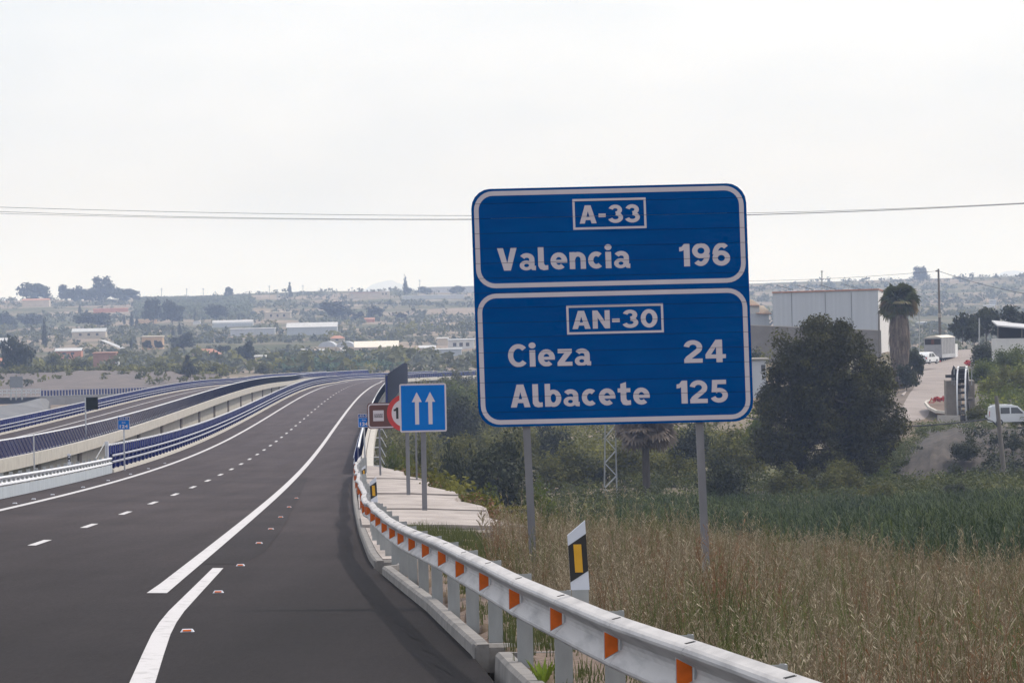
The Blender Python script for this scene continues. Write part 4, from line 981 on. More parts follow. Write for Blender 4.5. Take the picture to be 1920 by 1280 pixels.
FAR = [  # name, label, cat, px, base, top, width, d (None: where the sight line meets the ground), proto
 ('pine_tree', 'large dark pine standing by itself at the left edge above the earth slope', 'tree', 31, 707, 632, 66, 1240, PR_round[0]),
 ('cypress_tree', 'tall slim cypress alone on the hillside right of the big dark pine', 'tree', 84, 652, 597, 11, None, PR_cyp[0]),
 ('umbrella_pine', 'broad round pine on the skyline at far left', 'tree', 61, 566, 531, 62, 3700, PR_round[1]),
 ('skyline_tree', 'small slim tree touching the broad skyline pine at far left', 'tree', 88, 564, 541, 8, 3700, PR_cyp[1]),
 ('umbrella_pine', 'leftmost low pine of the skyline clump left of the tall one', 'tree', 124, 566, 534, 32, 3750, PR_round[2]),
 ('umbrella_pine', 'middle low pine of the skyline clump left of the tall one', 'tree', 146, 566, 537, 34, 3720, PR_round[0]),
 ('umbrella_pine', 'tallest leaning pine of the skyline clump on the left', 'tree', 195, 566, 519, 44, 3700, PR_round[2]),
 ('umbrella_pine', 'dense pine at the foot of the tallest skyline pine', 'tree', 174, 568, 540, 36, 3680, PR_round[1]),
 ('umbrella_pine', 'rightmost pine of the skyline clump sloping down', 'tree', 232, 567, 541, 56, 3690, PR_round[1]),
 ('dark_tree', 'left one of two tall dark trees below the green plateau', 'tree', 288, 612, 560, 34, 2700, PR_round[2]),
 ('dark_tree', 'right and bushier one of two dark trees below the green plateau', 'tree', 323, 612, 563, 42, 2660, PR_round[0]),
 ('dark_tree', 'dark round tree above the long pale greenhouse', 'tree', 405, 603, 571, 42, None, PR_round[1]),
 ('dark_tree', 'wide dark tree spreading over the centre of the hillside', 'tree', 628, 600, 566, 60, None, PR_round[2]),
 ('dark_tree', 'dark tree right of the widest tree at the hillside centre', 'tree', 704, 600, 573, 32, None, PR_round[0]),
 ('dark_tree', 'small dark tree near the sign, right of the hillside centre', 'tree', 752, 606, 586, 22, None, PR_round[1]),
 ('dark_tree', 'small tree between the wide tree and its right neighbour', 'tree', 672, 604, 584, 24, None, PR_round[2]),
 ('dark_tree', 'double dark tree by the low white house above the viaduct', 'tree', 463, 676, 640, 33, 1480, PR_round[0]),
 ('pine_tree', 'dark upright pine right above the far viaduct parapet', 'tree', 354, 718, 666, 34, 1180, PR_cone[0]),
 ('dark_tree', 'broad dark tree on the left hillside above the grey roofed house', 'tree', 172, 616, 586, 66, None, PR_round[1]),
 ('dark_tree', 'dark tree at the far left edge halfway up the hillside', 'tree', 8, 616, 586, 40, None, PR_round[2]),
 ('dark_tree', 'dark bushy tree left of the broad dark hillside tree', 'tree', 60, 614, 588, 48, None, PR_round[0]),
 ('cypress_tree', 'tallest of the cypresses beside the reddish terrace wall', 'tree', 247, 612, 583, 8, None, PR_cyp[0]),
 ('cypress_tree', 'slim cypress just left of the tallest terrace cypress', 'tree', 233, 608, 590, 6, None, PR_cyp[1]),
 ('cypress_tree', 'slim cypress just right of the tallest terrace cypress', 'tree', 257, 610, 592, 6, None, PR_cyp[0]),
 ('cypress_tree', 'cypress at the top edge left of the double dark tree row', 'tree', 150, 590, 571, 7, None, PR_cyp[1]),
 ('cypress_tree', 'small cypress below the green plateau left of the greenhouse', 'tree', 366, 600, 580, 6, None, PR_cyp[0]),
 ('cypress_tree', 'small cypress in front of the yellow house row', 'tree', 246, 655, 634, 6, None, PR_cyp[1]),
 ('cypress_tree', 'short cypress under the dark double trees', 'tree', 324, 632, 612, 7, None, PR_cyp[0]),
 ('cypress_tree', 'short cypress right of the dark double trees', 'tree', 337, 628, 606, 8, None, PR_cyp[1]),
 ('skyline_tree', 'tall pointed cypress on the skyline near the big sign', 'tree', 760, 553, 516, 9, 3900, PR_cyp[0]),
 ('skyline_tree', 'bushy tree at the foot of the tall skyline cypress', 'tree', 765, 553, 538, 16, 3880, PR_round[0]),
 ('skyline_tree', 'small conical tree on the skyline above the village centre', 'tree', 543, 557, 529, 12, 3900, PR_cone[0]),
 ('skyline_tree', 'small bushy tree on the skyline above the left plateau', 'tree', 429, 557, 538, 16, 3900, PR_round[1]),
 ('skyline_tree', 'round tree on the skyline beside the white strips left of the sign', 'tree', 797, 553, 537, 30, 3900, PR_round[2]),
 ('skyline_tree', 'ragged tree on the skyline nearest the big sign', 'tree', 856, 553, 536, 30, 3900, PR_round[0]),
 ('dark_tree', 'dark tree in front of the ochre house', 'tree', 276, 658, 638, 18, None, PR_round[1]),
 ('dark_tree', 'second dark tree hiding the ochre house corner', 'tree', 297, 656, 639, 16, None, PR_round[2]),
 ('dark_tree', 'bushy tree right of the ochre house', 'tree', 345, 660, 624, 46, None, PR_round[0]),
 ('dark_tree', 'dark tree left of the pink hip roofed house', 'tree', 422, 670, 648, 28, None, PR_round[1]),
 ('green_tree', 'pale green bush tree right of the big left pine', 'tree', 105, 690, 664, 40, 1330, PR_olive[0]),
 ('green_tree', 'dark green tree below the orange brick house', 'tree', 150, 698, 672, 40, 1300, PR_olive[1]),
 ('green_tree', 'wide green tree left of the upright pine by the viaduct', 'tree', 300, 702, 678, 52, 1260, PR_olive[0]),
 ('green_tree', 'wide green tree right of the upright pine by the viaduct', 'tree', 400, 712, 680, 64, 1220, PR_olive[1]),
 ('green_tree', 'dark green tree between the brick house and ochre house', 'tree', 232, 680, 656, 40, None, PR_olive[0]),
 ('green_tree', 'low green tree above the crop field near the greenhouse', 'tree', 497, 700, 680, 30, 1260, PR_olive[1]),
 ('round_tree', 'solitary round hazy tree on the right skyline', 'tree', 1725, 534, 500, 28, 3850, PR_round[2]),
 ('skyline_tree', 'low bushy tree on the right skyline beyond the utility pole', 'tree', 1797, 530, 518, 18, 3900, PR_round[0]),
 ('skyline_tree', 'small pointed tree on the skyline at far right', 'tree', 1868, 528, 514, 10, 3900, PR_cyp[1]),
]
for f in FAR:
    d = f[7] or hit(f[3], f[4], 1150, 4200)
    tree(f[0], f[1], f[2], f[3], f[4], f[5], f[6], d, f[8])

# ---------------------------------------------------------------- houses on the far hillside
RECTS = []
def house(name, label, cat, x0, x1, yt, yb, d=None, wall=None, roof=None, kind='flat', depth=8, nwin=0, yaw=0.0, eave=.3, rh=None, door=False):
    d = d or hit((x0+x1)/2, yb, 1150, 4200); s = px_per_m(d); w = (x1-x0)/s; H = (yb-yt)/s
    RECTS.append((x0 - 2, x1 + 2, yt, yb + 1, d))
    c = P((x0+x1)/2, yb, d); t = thing(name, label, cat, c)
    cs, sn = math.cos(yaw), math.sin(yaw)
    def W(x, y, z): return c + Vector((x*cs - y*sn, x*sn + y*cs, z))
    wall = wall or M_wallc; roof = roof or M_tile; rh = rh if rh is not None else (0 if kind == 'flat' else H*.35); h = H - rh
    mb = MB(); mb.hexa([W(-w/2, 0, -3), W(w/2, 0, -3), W(w/2, depth, -3), W(-w/2, depth, -3), W(-w/2, 0, h), W(w/2, 0, h), W(w/2, depth, h), W(-w/2, depth, h)]); mb.build('wall', wall, t)
    mb = MB(); e = eave
    if kind == 'flat': mb.hexa([W(-w/2-e, -e, h + .003), W(w/2+e, -e, h + .003), W(w/2+e, depth+e, h + .003), W(-w/2-e, depth+e, h + .003), W(-w/2-e, -e, h+.35), W(w/2+e, -e, h+.35), W(w/2+e, depth+e, h+.55), W(-w/2-e, depth+e, h+.55)])
    elif kind == 'gable':   # ridge across the view
        for a in (-1, 1):
            y0, y1 = (-e, depth/2) if a < 0 else (depth+e, depth/2)
            mb.hexa([W(-w/2-e, y0, h), W(w/2+e, y0, h), W(w/2+e, y1, h+rh), W(-w/2-e, y1, h+rh), W(-w/2-e, y0, h+.15), W(w/2+e, y0, h+.15), W(w/2+e, y1, h+rh+.15), W(-w/2-e, y1, h+rh+.15)])
    elif kind == 'gable_end':
        mb.hexa([W(-w/2-e, -e, h), W(0, -e, h+rh), W(0, depth, h+rh), W(-w/2-e, depth, h), W(-w/2-e, -e, h+.15), W(0, -e, h+rh+.15), W(0, depth, h+rh+.15), W(-w/2-e, depth, h+.15)])
        mb.hexa([W(0, -e, h+rh), W(w/2+e, -e, h), W(w/2+e, depth, h), W(0, depth, h+rh), W(0, -e, h+rh+.15), W(w/2+e, -e, h+.15), W(w/2+e, depth, h+.15), W(0, depth, h+rh+.15)])
        mb.add([W(-w/2, 0, h), W(w/2, 0, h), W(0, 0, h+rh)], [(0, 1, 2)])
    elif kind == 'hip':
        a, b = W(-w*.22, depth/2, h+rh), W(w*.22, depth/2, h+rh); q = [W(-w/2-e, -e, h), W(w/2+e, -e, h), W(w/2+e, depth+e, h), W(-w/2-e, depth+e, h)]
        mb.add(q + [a, b], [(0, 1, 5, 4), (1, 2, 5), (2, 3, 4, 5), (3, 0, 4), (3, 2, 1, 0)])
    elif kind == 'arch':
        n = 12; sec = [[W(-w/2*math.cos(math.pi*i/n), y, h + rh*math.sin(math.pi*i/n)) for i in range(n+1)] for y in (0, depth)]; mb.sweep(sec)
        mb.add(sec[0], [tuple(range(n+1))])
    elif kind == 'long_arch':   # barrel along the view's width
        n = 10; sec = [[W(x, depth/2 - depth/2*math.cos(math.pi*i/n), h + rh*math.sin(math.pi*i/n)) for i in range(n+1)] for x in np.linspace(-w/2, w/2, 9)]; mb.sweep(sec, caps=True)
    mb.build('roof', roof, t)
    for i in range(nwin):
        x = -w/2 + w*(i + 1)/(nwin + 1); ww = min(1.3, w/(nwin*2.2)); mb = MB(); mb.hexa([W(x-ww/2, -.04, h*.35), W(x+ww/2, -.04, h*.35), W(x+ww/2, .05, h*.35), W(x-ww/2, .05, h*.35), W(x-ww/2, -.04, h*.75), W(x+ww/2, -.04, h*.75), W(x+ww/2, .05, h*.75), W(x-ww/2, .05, h*.75)]); mb.build('window', M_winb, t)
    return t
house('house', 'low orange house with pale roof left of the brick house', 'house', 104, 152, 653, 668, 1700, M_wallo, M_roofw, 'gable', 8, 2, rh=1.0)
house('house', 'red brick house above the earth slope', 'house', 175, 216, 663, 683, 1450, M_brick, M_brick, 'flat', 8, 0)
house('annex', 'small white annex at the right of the red brick house', 'house', 216.5, 223, 672, 683, 1448, M_wallw, M_wallw, 'flat', 3, 0, eave=.05)
house('house', 'cream house with grey roof and two dark windows on the left hillside', 'house', 135, 198, 616, 633, None, M_wallc, M_roofg, 'gable', 10, 3, rh=1.6)
house('house', 'ochre flat roofed house half hidden by dark trees', 'house', 266, 305, 632, 655, None, M_wally, M_wallc, 'flat', 9, 2)
house('greenhouse', 'long pale plastic greenhouse with bulging white top', 'greenhouse', 398, 474, 600, 613, None, M_shed, M_roofw, 'long_arch', 9, 0, rh=1.8)
house('greenhouse', 'small white domed tank left of the long pale greenhouse', 'tank', 362, 376, 601, 609, None, M_wallw, M_roofw, 'arch', 5, 0, rh=1.2)
house('greenhouse', 'lower whitish greenhouse below the long pale one', 'greenhouse', 432, 515, 617, 628, None, M_shed, M_roofw, 'flat', 10, 0)
house('house', 'pink hip roofed house above the viaduct', 'house', 362, 412, 654, 667, 1560, M_wallc, M_tile, 'hip', 9, 2, rh=1.8)
house('house', 'low white house beside the double dark tree', 'house', 478, 497, 669, 681, 1440, M_wallc, M_wallw, 'flat', 6, 1)
house('shed', 'long grey shed with pale roof in the middle of the village', 'shed', 538, 632, 605, 628, None, M_shed, M_roofw, 'gable', 14, 0, rh=2.2)
house('greenhouse', 'left dark fronted arched greenhouse', 'greenhouse', 597, 629, 640, 660, 1690, M_wallc, M_shed, 'arch', 24, 0, rh=2.0)
house('greenhouse', 'right dark fronted arched greenhouse joined to the long cream hall', 'greenhouse', 631, 664, 640, 660, 1690, M_wallc, M_shed, 'arch', 24, 0, rh=2.0)
house('hall', 'long cream roofed hall right of the arched greenhouses', 'hall', 664.5, 746, 640, 658, 1690, M_wallc, M_tarpw, 'gable', 16, 0, rh=2.2)
for i, (x0, x1, y0, y1) in enumerate([(562, 592, 654, 665), (595, 633, 654, 666), (636, 664, 652, 663)]):
    d = 1640; t = thing('shed_roof', ('leftmost', 'middle', 'rightmost')[i] + ' of three white tilted roofs before the arched greenhouses', 'roof', P((x0+x1)/2, y1, d)); mb = MB()
    q = [P(x0, y0, d + 14), P(x0 + (x1-x0)*.45, y0, d + 14), P(x1, y1, d), P(x0 + (x1-x0)*.5, y1, d)]; mb.poly(q[::-1], (0, -.3, .9), .15); mb.build('roof_sheet', M_roofw, t)
    for a in q: mb = MB(); mb.beam(a, a - Vector((0, 0, 3)), .15, .15, up=(0, 1, 0)); mb.build('post', M_wood, t)
house('house', 'pink roofed house behind the arched greenhouses', 'house', 619, 645, 629, 641, None, M_wallc, M_tile, 'hip', 8, 1, rh=1.2)
house('warehouse', 'grey industrial block with tower left of the big sign', 'warehouse', 820, 840, 635, 648, None, M_wallc, M_wallw, 'flat', 8, 0)
house('warehouse', 'long pale industrial hall beside the big sign', 'warehouse', 840.5, 889, 638, 655, None, M_wallw, M_roofg, 'flat', 14, 3)
house('warehouse', 'low pale industrial hall in front of the grey block', 'warehouse', 817, 865, 656, 668, None, M_shed, M_roofg, 'flat', 12, 0)
house('shed', 'small white roofed shed left of the industrial halls', 'shed', 786, 816, 648, 656, None, M_wallc, M_roofw, 'gable', 8, 0, rh=.9)
house('house', 'white house at the left edge above the dark pine', 'house', -12, 18, 634, 652, None, M_wallw, M_roofw, 'gable', 9, 1, rh=1.2)
house('house', 'reddish house at the left edge behind the dark pine', 'house', -14, 11, 672, 692, 1380, M_wallo, M_tile, 'gable', 9, 1, rh=1.2)
house('house', 'low terracotta house under the broad skyline pine', 'house', 42, 92, 560, 570, 3550, M_wallc, M_tile, 'gable', 12, 0, rh=1.2)
house('house', 'cream building below the green plateau left of the wide dark tree', 'house', 496, 545, 586, 598, None, M_wallc, M_wallc, 'flat', 10, 3)
house('house', 'tiny pink cottage between two dark trees on the hillside centre', 'house', 684, 702, 596, 604, None, M_wallo, M_tile, 'gable', 6, 0, rh=.8)
house('house', 'low flat buildings on the skyline left of the white strip roofs', 'house', 655, 715, 549, 557, 3800, M_wallc, M_tile, 'flat', 12, 0)
house('house', 'white roofed building on the skyline above the grey hillside', 'house', 712, 730, 546.5, 556, 3780, M_wallc, M_roofw, 'flat', 10, 2)
house('greenhouse', 'long white greenhouse strip on the skyline next to the sign', 'greenhouse', 755, 870, 554, 558, 3700, M_roofw, M_roofw, 'flat', 14, 0)
house('greenhouse', 'upper white greenhouse strip on the skyline behind the ragged trees', 'greenhouse', 800, 890, 538, 543, 4050, M_roofw, M_roofw, 'flat', 14, 0)
house('terrace_wall', 'reddish terrace wall on the left hillside above the cypresses', 'wall', 175, 240, 579, 586, None, M_wallo, M_wallo, 'flat', 2, 0)
house('terrace_wall', 'lower reddish terrace wall under the dark double trees', 'wall', 258, 294, 600, 607, None, M_wally, M_wally, 'flat', 2, 0)
d = 1900; t = thing('shed_roof', 'long slanting white roof strip left of the ochre house', 'roof', P(210, 653, d)); mb = MB(); mb.poly([P(187, 637, d+20), P(197, 637, d+20), P(234, 652, d), P(226, 653, d)][::-1], (0, -.3, .9), .2); mb.build('roof_sheet', M_roofw, t)
for a in ((192, 637, d+20), (230, 653, d)): mb = MB(); q = P(*a); mb.beam(q - Vector((0, 0, .2)), q - Vector((0, 0, 3)), .2, .2, up=(0, 1, 0)); mb.build('post', M_wood, t)
house('house', 'small dark walled farm building on the right hillside in the haze', 'house', 1857, 1869, 563, 571, None, M_shed, M_roofg, 'flat', 6, 0)
house('house', 'low white building on the right hillside below the farm', 'house', 1846, 1866, 573, 578, None, M_wallw, M_roofw, 'flat', 6, 0)
house('greenhouse', 'white strip of greenhouse low on the hazy right hillside', 'greenhouse', 1722, 1738, 605, 608, None, M_roofw, M_roofw, 'flat', 8, 0)
# pylons and aerials on the far skyline
for i, (px, yt, yb, lab) in enumerate([(303, 540, 560, 'thin pole on the skyline above the left plateau'), (350, 540, 560, 'crossarm power pole on the skyline left of the small bushy tree'), (381, 540, 560, 'thin far pole right of the crossarm power pole'), (505, 535, 556, 'lattice mast on the skyline left of the conical tree'), (568, 534, 556, 'power mast on the skyline right of the conical tree'), (520, 542, 558, 'thin leaning pole left of the conical skyline tree'), (631, 541, 556, 'thin pole on the skyline above the flat buildings'), (660, 538, 556, 'dark topped mast above the flat skyline buildings'), (787, 524, 553, 'tall thin mast right of the tall skyline cypress'), (1541, 507, 560, 'thin tall aerial above the warehouse roof')]):
    d = 3800 if px < 1500 else 760; t = thing('power_pole', lab, 'pole', P(px, yb, d)); w = .28 if d > 1000 else .11; mb = MB(); mb.beam(P(px, yb + 2, d), P(px, yt, d), w*1.6, w*1.6, up=(0, 1, 0)); mb.build('mast', M_post, t)
    mb = MB(); mb.beam(P(px - 2.5, yt + 2, d), P(px + 2.5, yt + 2, d), w, w); mb.build('crossarm', M_post, t)

# ---------------------------------------------------------------- scrub: uncountable bushes over the far slopes
def clump_stuff(name, pts, rad, ht, leafm, per, leaf, tint_k=.6, label=None):
    n = len(pts); rad = np.asarray(rad)[:, None]; ht = np.asarray(ht)[:, None]
    d = rng.normal(size=(n, per, 3)); d /= np.linalg.norm(d, axis=2, keepdims=True); d *= rng.random((n, per, 1))**.4
    pos = pts[:, None, :] + d*np.stack([rad, rad, ht*.5], -1) + np.stack([np.zeros_like(ht), np.zeros_like(ht), ht*.45], -1)
    nr = d + rng.normal(size=d.shape)*.5 + np.array([0, 0, .3]); nr /= np.linalg.norm(nr, axis=2, keepdims=True)
    ti = np.repeat(rng.random(n), per)*tint_k + rng.random(n*per)*.25
    me = leaf_mesh(name, pos.reshape(-1, 3), nr.reshape(-1, 3), np.repeat((leaf*rad).ravel(), per), leafm, ti); return link(name, me, None, (0, 0, 0), kind='stuff')
def pix_of(X, Y, Z):
    Dd = Y*CA - Z*SA; V_ = Y*SA + Z*CA; ut = F_PX*X/Dd; vt = F_PX*V_/Dd
    return 960 + ut*math.cos(ROLL) - vt*math.sin(ROLL), 640 - (ut*math.sin(ROLL) + vt*math.cos(ROLL))
def scatter(n, d0, d1, b0, b1, thr, seed, power=1.0):
    r = np.random.default_rng(seed); Y = d0 + (d1-d0)*r.random(n)**power; b = b0 + (b1-b0)*r.random(n); X = b*Y
    f = _wav(X, Y, .011, seed) + .8*_wav(X, Y, .031, seed*2.) + .5*r.normal(size=n)
    k = f > thr; X, Y = X[k], Y[k]; Z = terrain(X, Y); px, py = pix_of(X, Y, Z); ok = np.ones(len(X), bool)
    for x0, x1, yt, yb, dh in RECTS: ok &= ~((px > x0 - 3) & (px < x1 + 3) & (py > yt) & (py < yb + 9) & (Y < dh + 6))
    ok &= ~((px < 230) & (py > 697) & (Y > 700) & (Y < 1300)); ok &= ~((px < 420) & (py > 706) & (Y < 1200))
    return np.stack([X, Y, Z], 1)[ok]
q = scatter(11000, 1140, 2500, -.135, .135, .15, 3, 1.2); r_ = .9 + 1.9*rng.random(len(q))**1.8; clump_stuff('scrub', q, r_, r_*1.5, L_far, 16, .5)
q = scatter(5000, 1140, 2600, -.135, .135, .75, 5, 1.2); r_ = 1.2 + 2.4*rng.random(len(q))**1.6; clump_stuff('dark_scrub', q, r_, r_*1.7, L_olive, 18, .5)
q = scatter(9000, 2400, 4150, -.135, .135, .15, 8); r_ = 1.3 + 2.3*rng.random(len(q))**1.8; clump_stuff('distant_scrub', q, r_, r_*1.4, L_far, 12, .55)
pp = np.array([P(x, y, d)[:] for x, y, d in [(-60 + 500*rng.random(), 700 + 9*rng.random()**2 - 4*rng.random(), 1208 + 6*rng.random()) for _ in range(230)] + [(x_, y_, d_) for x_ in np.arange(-60, 420, 5.2) for d_, y_ in ((1112 + 90*rng.random(), 0),) for y_ in [np.interp(d_, [1090, 1110, 1150, 1200], [742, 728, 712, 699]) - (x_ - 150)*.012] if rng.random() < .5 + .35*math.sin(x_*.03)]]); clump_stuff('slope_scrub', pp, 1.0 + 1.2*rng.random(len(pp)), 1.2 + 1.6*rng.random(len(pp)), L_olive, 26, .38)
# orchard on the plateau: rows of pale green crowns
pp = []
for px in np.arange(255, 470, 2.3):
    for d in np.arange(2980, 3950, 24.0):
        r0 = ray(px, 560); X = r0[0]*d + rng.normal()*1.5; Y = d + rng.normal()*3; pp.append((X, Y, tz(X, Y)))
pp = np.array(pp); clump_stuff('orchard', pp, np.full(len(pp), 1.8), np.full(len(pp), 2.2), leafmat('orchard_leaves', (.06, .075, .03), (.11, .125, .055), (.17, .18, .09), .02), 8, .7)
pp = []
for px in np.arange(505, 745, 1.6):
    for d in np.arange(1330, 1640, 11.0):
        r0 = ray(px, 675); X = r0[0]*d + rng.normal()*.5; Y = d + rng.normal()*1.5; pp.append((X, Y, tz(X, Y)))
pp = np.array(pp); clump_stuff('crop_field', pp, np.full(len(pp), 1.3), np.full(len(pp), 2.2), leafmat('crop_leaves', (.035, .065, .025), (.06, .105, .04), (.10, .15, .06), .05), 8, .7)
# valley floor growth under and beyond the viaducts
q = scatter(4500, 760, 1150, -.13, .06, -.1, 12); r_ = .9 + 1.6*rng.random(len(q))**1.5; clump_stuff('valley_scrub', q, r_, r_*1.6, L_olive, 34, .28)
q = scatter(3600, 430, 1000, -.03, .055, -.3, 14); r_ = .7 + 1.4*rng.random(len(q)); clump_stuff('river_scrub', q, r_, r_*1.7, L_olive, 60, .17)

# ---------------------------------------------------------------- reeds in the hollow
def stalks(name, base, h, leafm, per, w, spread, tint, droop=.35, seed=1, top_only=.0):
    """per strip-leaves for every stalk base; strips of two quads"""
    r = np.random.default_rng(seed); n = len(base); N = n*per
    B = np.repeat(base, per, 0); H = np.repeat(h, per)
    z0 = H*(top_only + (1-top_only)*r.random(N)*.9); ang = r.random(N)*2*np.pi; L = H*(.12 + .20*r.random(N))
    dx, dy = np.cos(ang), np.sin(ang)
    o = np.stack([B[:, 0] + r.normal(size=N)*spread*.3, B[:, 1] + r.normal(size=N)*spread*.3, B[:, 2] + z0], 1)
    out = np.stack([dx, dy, np.zeros(N)], 1); up = np.array([0, 0, 1.0])
    e = .25 + .5*r.random((N, 1))
    p1 = o + out*(L[:, None]*.5*e) + up*(L[:, None]*.5); p2 = p1 + out*(L[:, None]*.55*(e + .2)) + up*(L[:, None]*(.35 - droop*r.random((N, 1))))
    s = np.stack([-dy, dx, np.zeros(N)], 1)*(w*(.6 + .8*r.random((N, 1))))
    V = np.concatenate([np.stack([o - s*.6, o + s*.6, p1 + s, p1 - s], 1), np.stack([p1 - s, p1 + s, p2 + s*.15, p2 - s*.15], 1)], 1).reshape(-1, 3)
    t = np.repeat(np.repeat(tint, per)*.6 + r.random(N)*.35, 8)
    me = quads_mesh(name, V, leafm, t); return link(name, me, None, (0, 0, 0), kind='stuff')
def field_pts(n, d0, d1, px0, px1, seed, thr=-9):
    r = np.random.default_rng(seed); Y = d0 + (d1-d0)*r.random(n); px = px0 + (px1-px0)*r.random(n); X = (px-960)/F_PX*Y
    f = .7*_wav(X, Y, .06, seed) + .6*_wav(X, Y, .21, seed*1.3) + .35*r.normal(size=n); k = f > thr; X, Y, f = X[k], Y[k], f[k]
    return np.stack([X, Y, terrain(X, Y)], 1), f
b_, f_ = field_pts(11000, 165, 345, 1150, 2050, 21); h_ = np.clip(3.0 + .55*f_ + .5*rng.random(len(b_)), 1.6, 5)*np.interp(b_[:, 1], [165, 240, 345], [1.05, .9, .5])
h_ = h_*np.interp(b_[:, 0]/b_[:, 1], [.025, .075, .115], [.75, 1.0, 1.15])
stalks('reeds', b_, h_, L_reed, 19, .022, .9, np.clip(.5 + .25*f_, 0, 1), seed=4)
b_, f_ = field_pts(5200, 205, 400, 850, 2010, 23, -.5); r_ = .55 + .75*rng.random(len(b_)); clump_stuff('marsh_scrub', b_, r_, (.7 + .5*np.clip(f_, 0, 1.5) + .8*rng.random(len(b_)))*1.1, L_low, 42, .15)
pp = []
for _ in range(620):
    y = 93 + 125*rng.random(); oe = float(np.interp(y, OFFE[:, 0], OFFE[:, 1])); o_ = oe + .35 + 13*rng.random()**1.6; q = D(y, o_); pp.append((q.x, q.y, tz(q.x, q.y)))
pp = np.array(pp); k_ = rng.random(len(pp)); a_ = pp[k_ < .62]; r_ = .25 + .6*rng.random(len(a_)); clump_stuff('embankment_scrub', a_, r_, r_*1.5, L_olive, 60, .16)
a_ = pp[k_ >= .62]; r_ = .2 + .45*rng.random(len(a_)); clump_stuff('dry_scrub', a_, r_, r_*1.4, L_rust, 60, .14)
# bushes in the hollow behind the signs
BUSH = [(752, 905, 838, 62, 290, PR_bushg[0], 'leafy green bush just right of the paired sign posts'), (800, 893, 815, 84, 330, PR_busho[0], 'sunlit pale bush behind the lane sign posts'), (842, 905, 835, 70, 300, PR_bushd[0], 'small dark bush at the corner of the apron'),
 (938, 930, 812, 150, 320, PR_bushd[1], 'big dark bush behind the left post of the large sign'), (870, 862, 812, 74, 420, PR_busho[1], 'greyish bush beyond the apron left of the big dark bush'), (968, 860, 795, 80, 430, PR_busho[2], 'yellowish bush touching the underside of the large sign'),
 (1010, 940, 905, 80, 262, PR_bushg[1], 'low bright green mound before the left sign post'), (905, 945, 912, 70, 262, PR_bushg[0], 'low green mound left of the big sign post'), (1056, 925, 830, 110, 402, PR_busho[0], 'olive bush left of the lattice tower'),
 (1100, 930, 850, 90, 405, PR_bushd[0], 'dark bush wrapped round the foot of the lattice tower'), (1192, 928, 820, 110, 405, PR_busho[1], 'olive bush right of the lattice tower'), (1268, 928, 850, 80, 402, PR_busho[2], 'rounded olive bush below the dead palm'),
 (1355, 925, 850, 100, 345, PR_bushd[1], 'dark bush right of the right sign post'), (1385, 890, 800, 110, 410, PR_busho[0], 'olive bush below the right edge of the large sign'), (1430, 860, 770, 90, 440, PR_bushg[1], 'green bush between the large sign and the big pine'),
 (1295, 880, 795, 90, 430, PR_bushd[0], 'dark bush behind the dead palm'), (1410, 690, 655, 60, 620, PR_bushd[1], 'dark bush before the brick yard wall'), (905, 805, 735, 70, 640, PR_busho[2], 'pale green riverside bush left of the large sign'),
 (862, 800, 745, 80, 560, PR_bushd[0], 'dark riverside bush beyond the lane sign'), (868, 745, 715, 90, 760, PR_bushg[0], 'bright green riverside bush beyond the lane sign'),
 (800, 740, 712, 80, 820, PR_busho[1], 'grey green bush behind the dark screen'), (850, 722, 690, 60, 1000, PR_busho[0], 'round pale bush high above the lane sign'),
 (760, 865, 835, 46, 310, PR_busho[2], 'olive bush behind the brown sign post'), (690+340, 830, 790, 90, 470, PR_bushd[1], 'dark thicket just under the large sign'), (1480, 908, 868, 80, 372, PR_busho[0], 'olive bush at the foot of the big pine, left side'),
 (1575, 905, 862, 90, 372, PR_busho[1], 'pale olive bush at the foot of the big pine, right side'), (1630, 890, 838, 80, 392, PR_bushg[1], 'reedy green bush between the big pine and the earth bank'), (1670, 865, 815, 80, 420, PR_bushg[0], 'green bush on the slope below the dusty lane'),
 (1650, 935, 900, 74, 350, PR_busho[2], 'yellowish low bush before the earth bank'), (1800, 935, 905, 70, 345, PR_bushd[0], 'low dark bush at the foot of the earth bank')]
for i, (px, yb, yt, w, d, pr, lab) in enumerate(BUSH): tree('bush', lab, 'bush', px, yb, yt, w, d, pr)

# ---------------------------------------------------------------- the big pine
def big_tree(name, label, px, yb, yt, wpx, d, clumps, n, size, leafm, trunk_px=20, droop=0):
    s = px_per_m(d); p = P(px, yb, d); t = thing(name, label, 'tree', p)
    pos, nr, ti = crown_pts(n, [((cx - px)/s, dy, (yb - cy)/s, rx/s, rx/s*1.1, rz/s) for cx, cy, rx, rz, dy in clumps])
    me = leaf_mesh('crown', pos, nr, np.full(n, size), leafm, ti, 2.2); link('crown', me, t)
    tb = MB(); prev = p - Vector((0, 0, .4)); r0 = trunk_px/s/2
    for i in range(6):
        nx = p + Vector((rng.normal()*.12, rng.normal()*.1, (yb - yt)/s*.12*(i+1))); tb.tube(prev, nx, r0, r0*.85, 10, False); prev = nx; r0 *= .85
    tb.build('trunk', M_bark, t)
    for i, (cx, cy, rx, rz, dy) in enumerate(clumps[::3]):
        a = p + Vector((0, 0, (yb - yt)/s*(.16 + .45*rng.random()))); b = p + Vector(((cx - px)/s, dy, (yb - cy)/s)); mb = MB(); mid = (a + b)/2 + Vector((0, 0, -.25)); mb.tube(a, mid, .11, .07, 6, False); mb.tube(mid, b, .07, .025, 6, False); mb.build('limb', M_bark, t)
    return t
cl = []
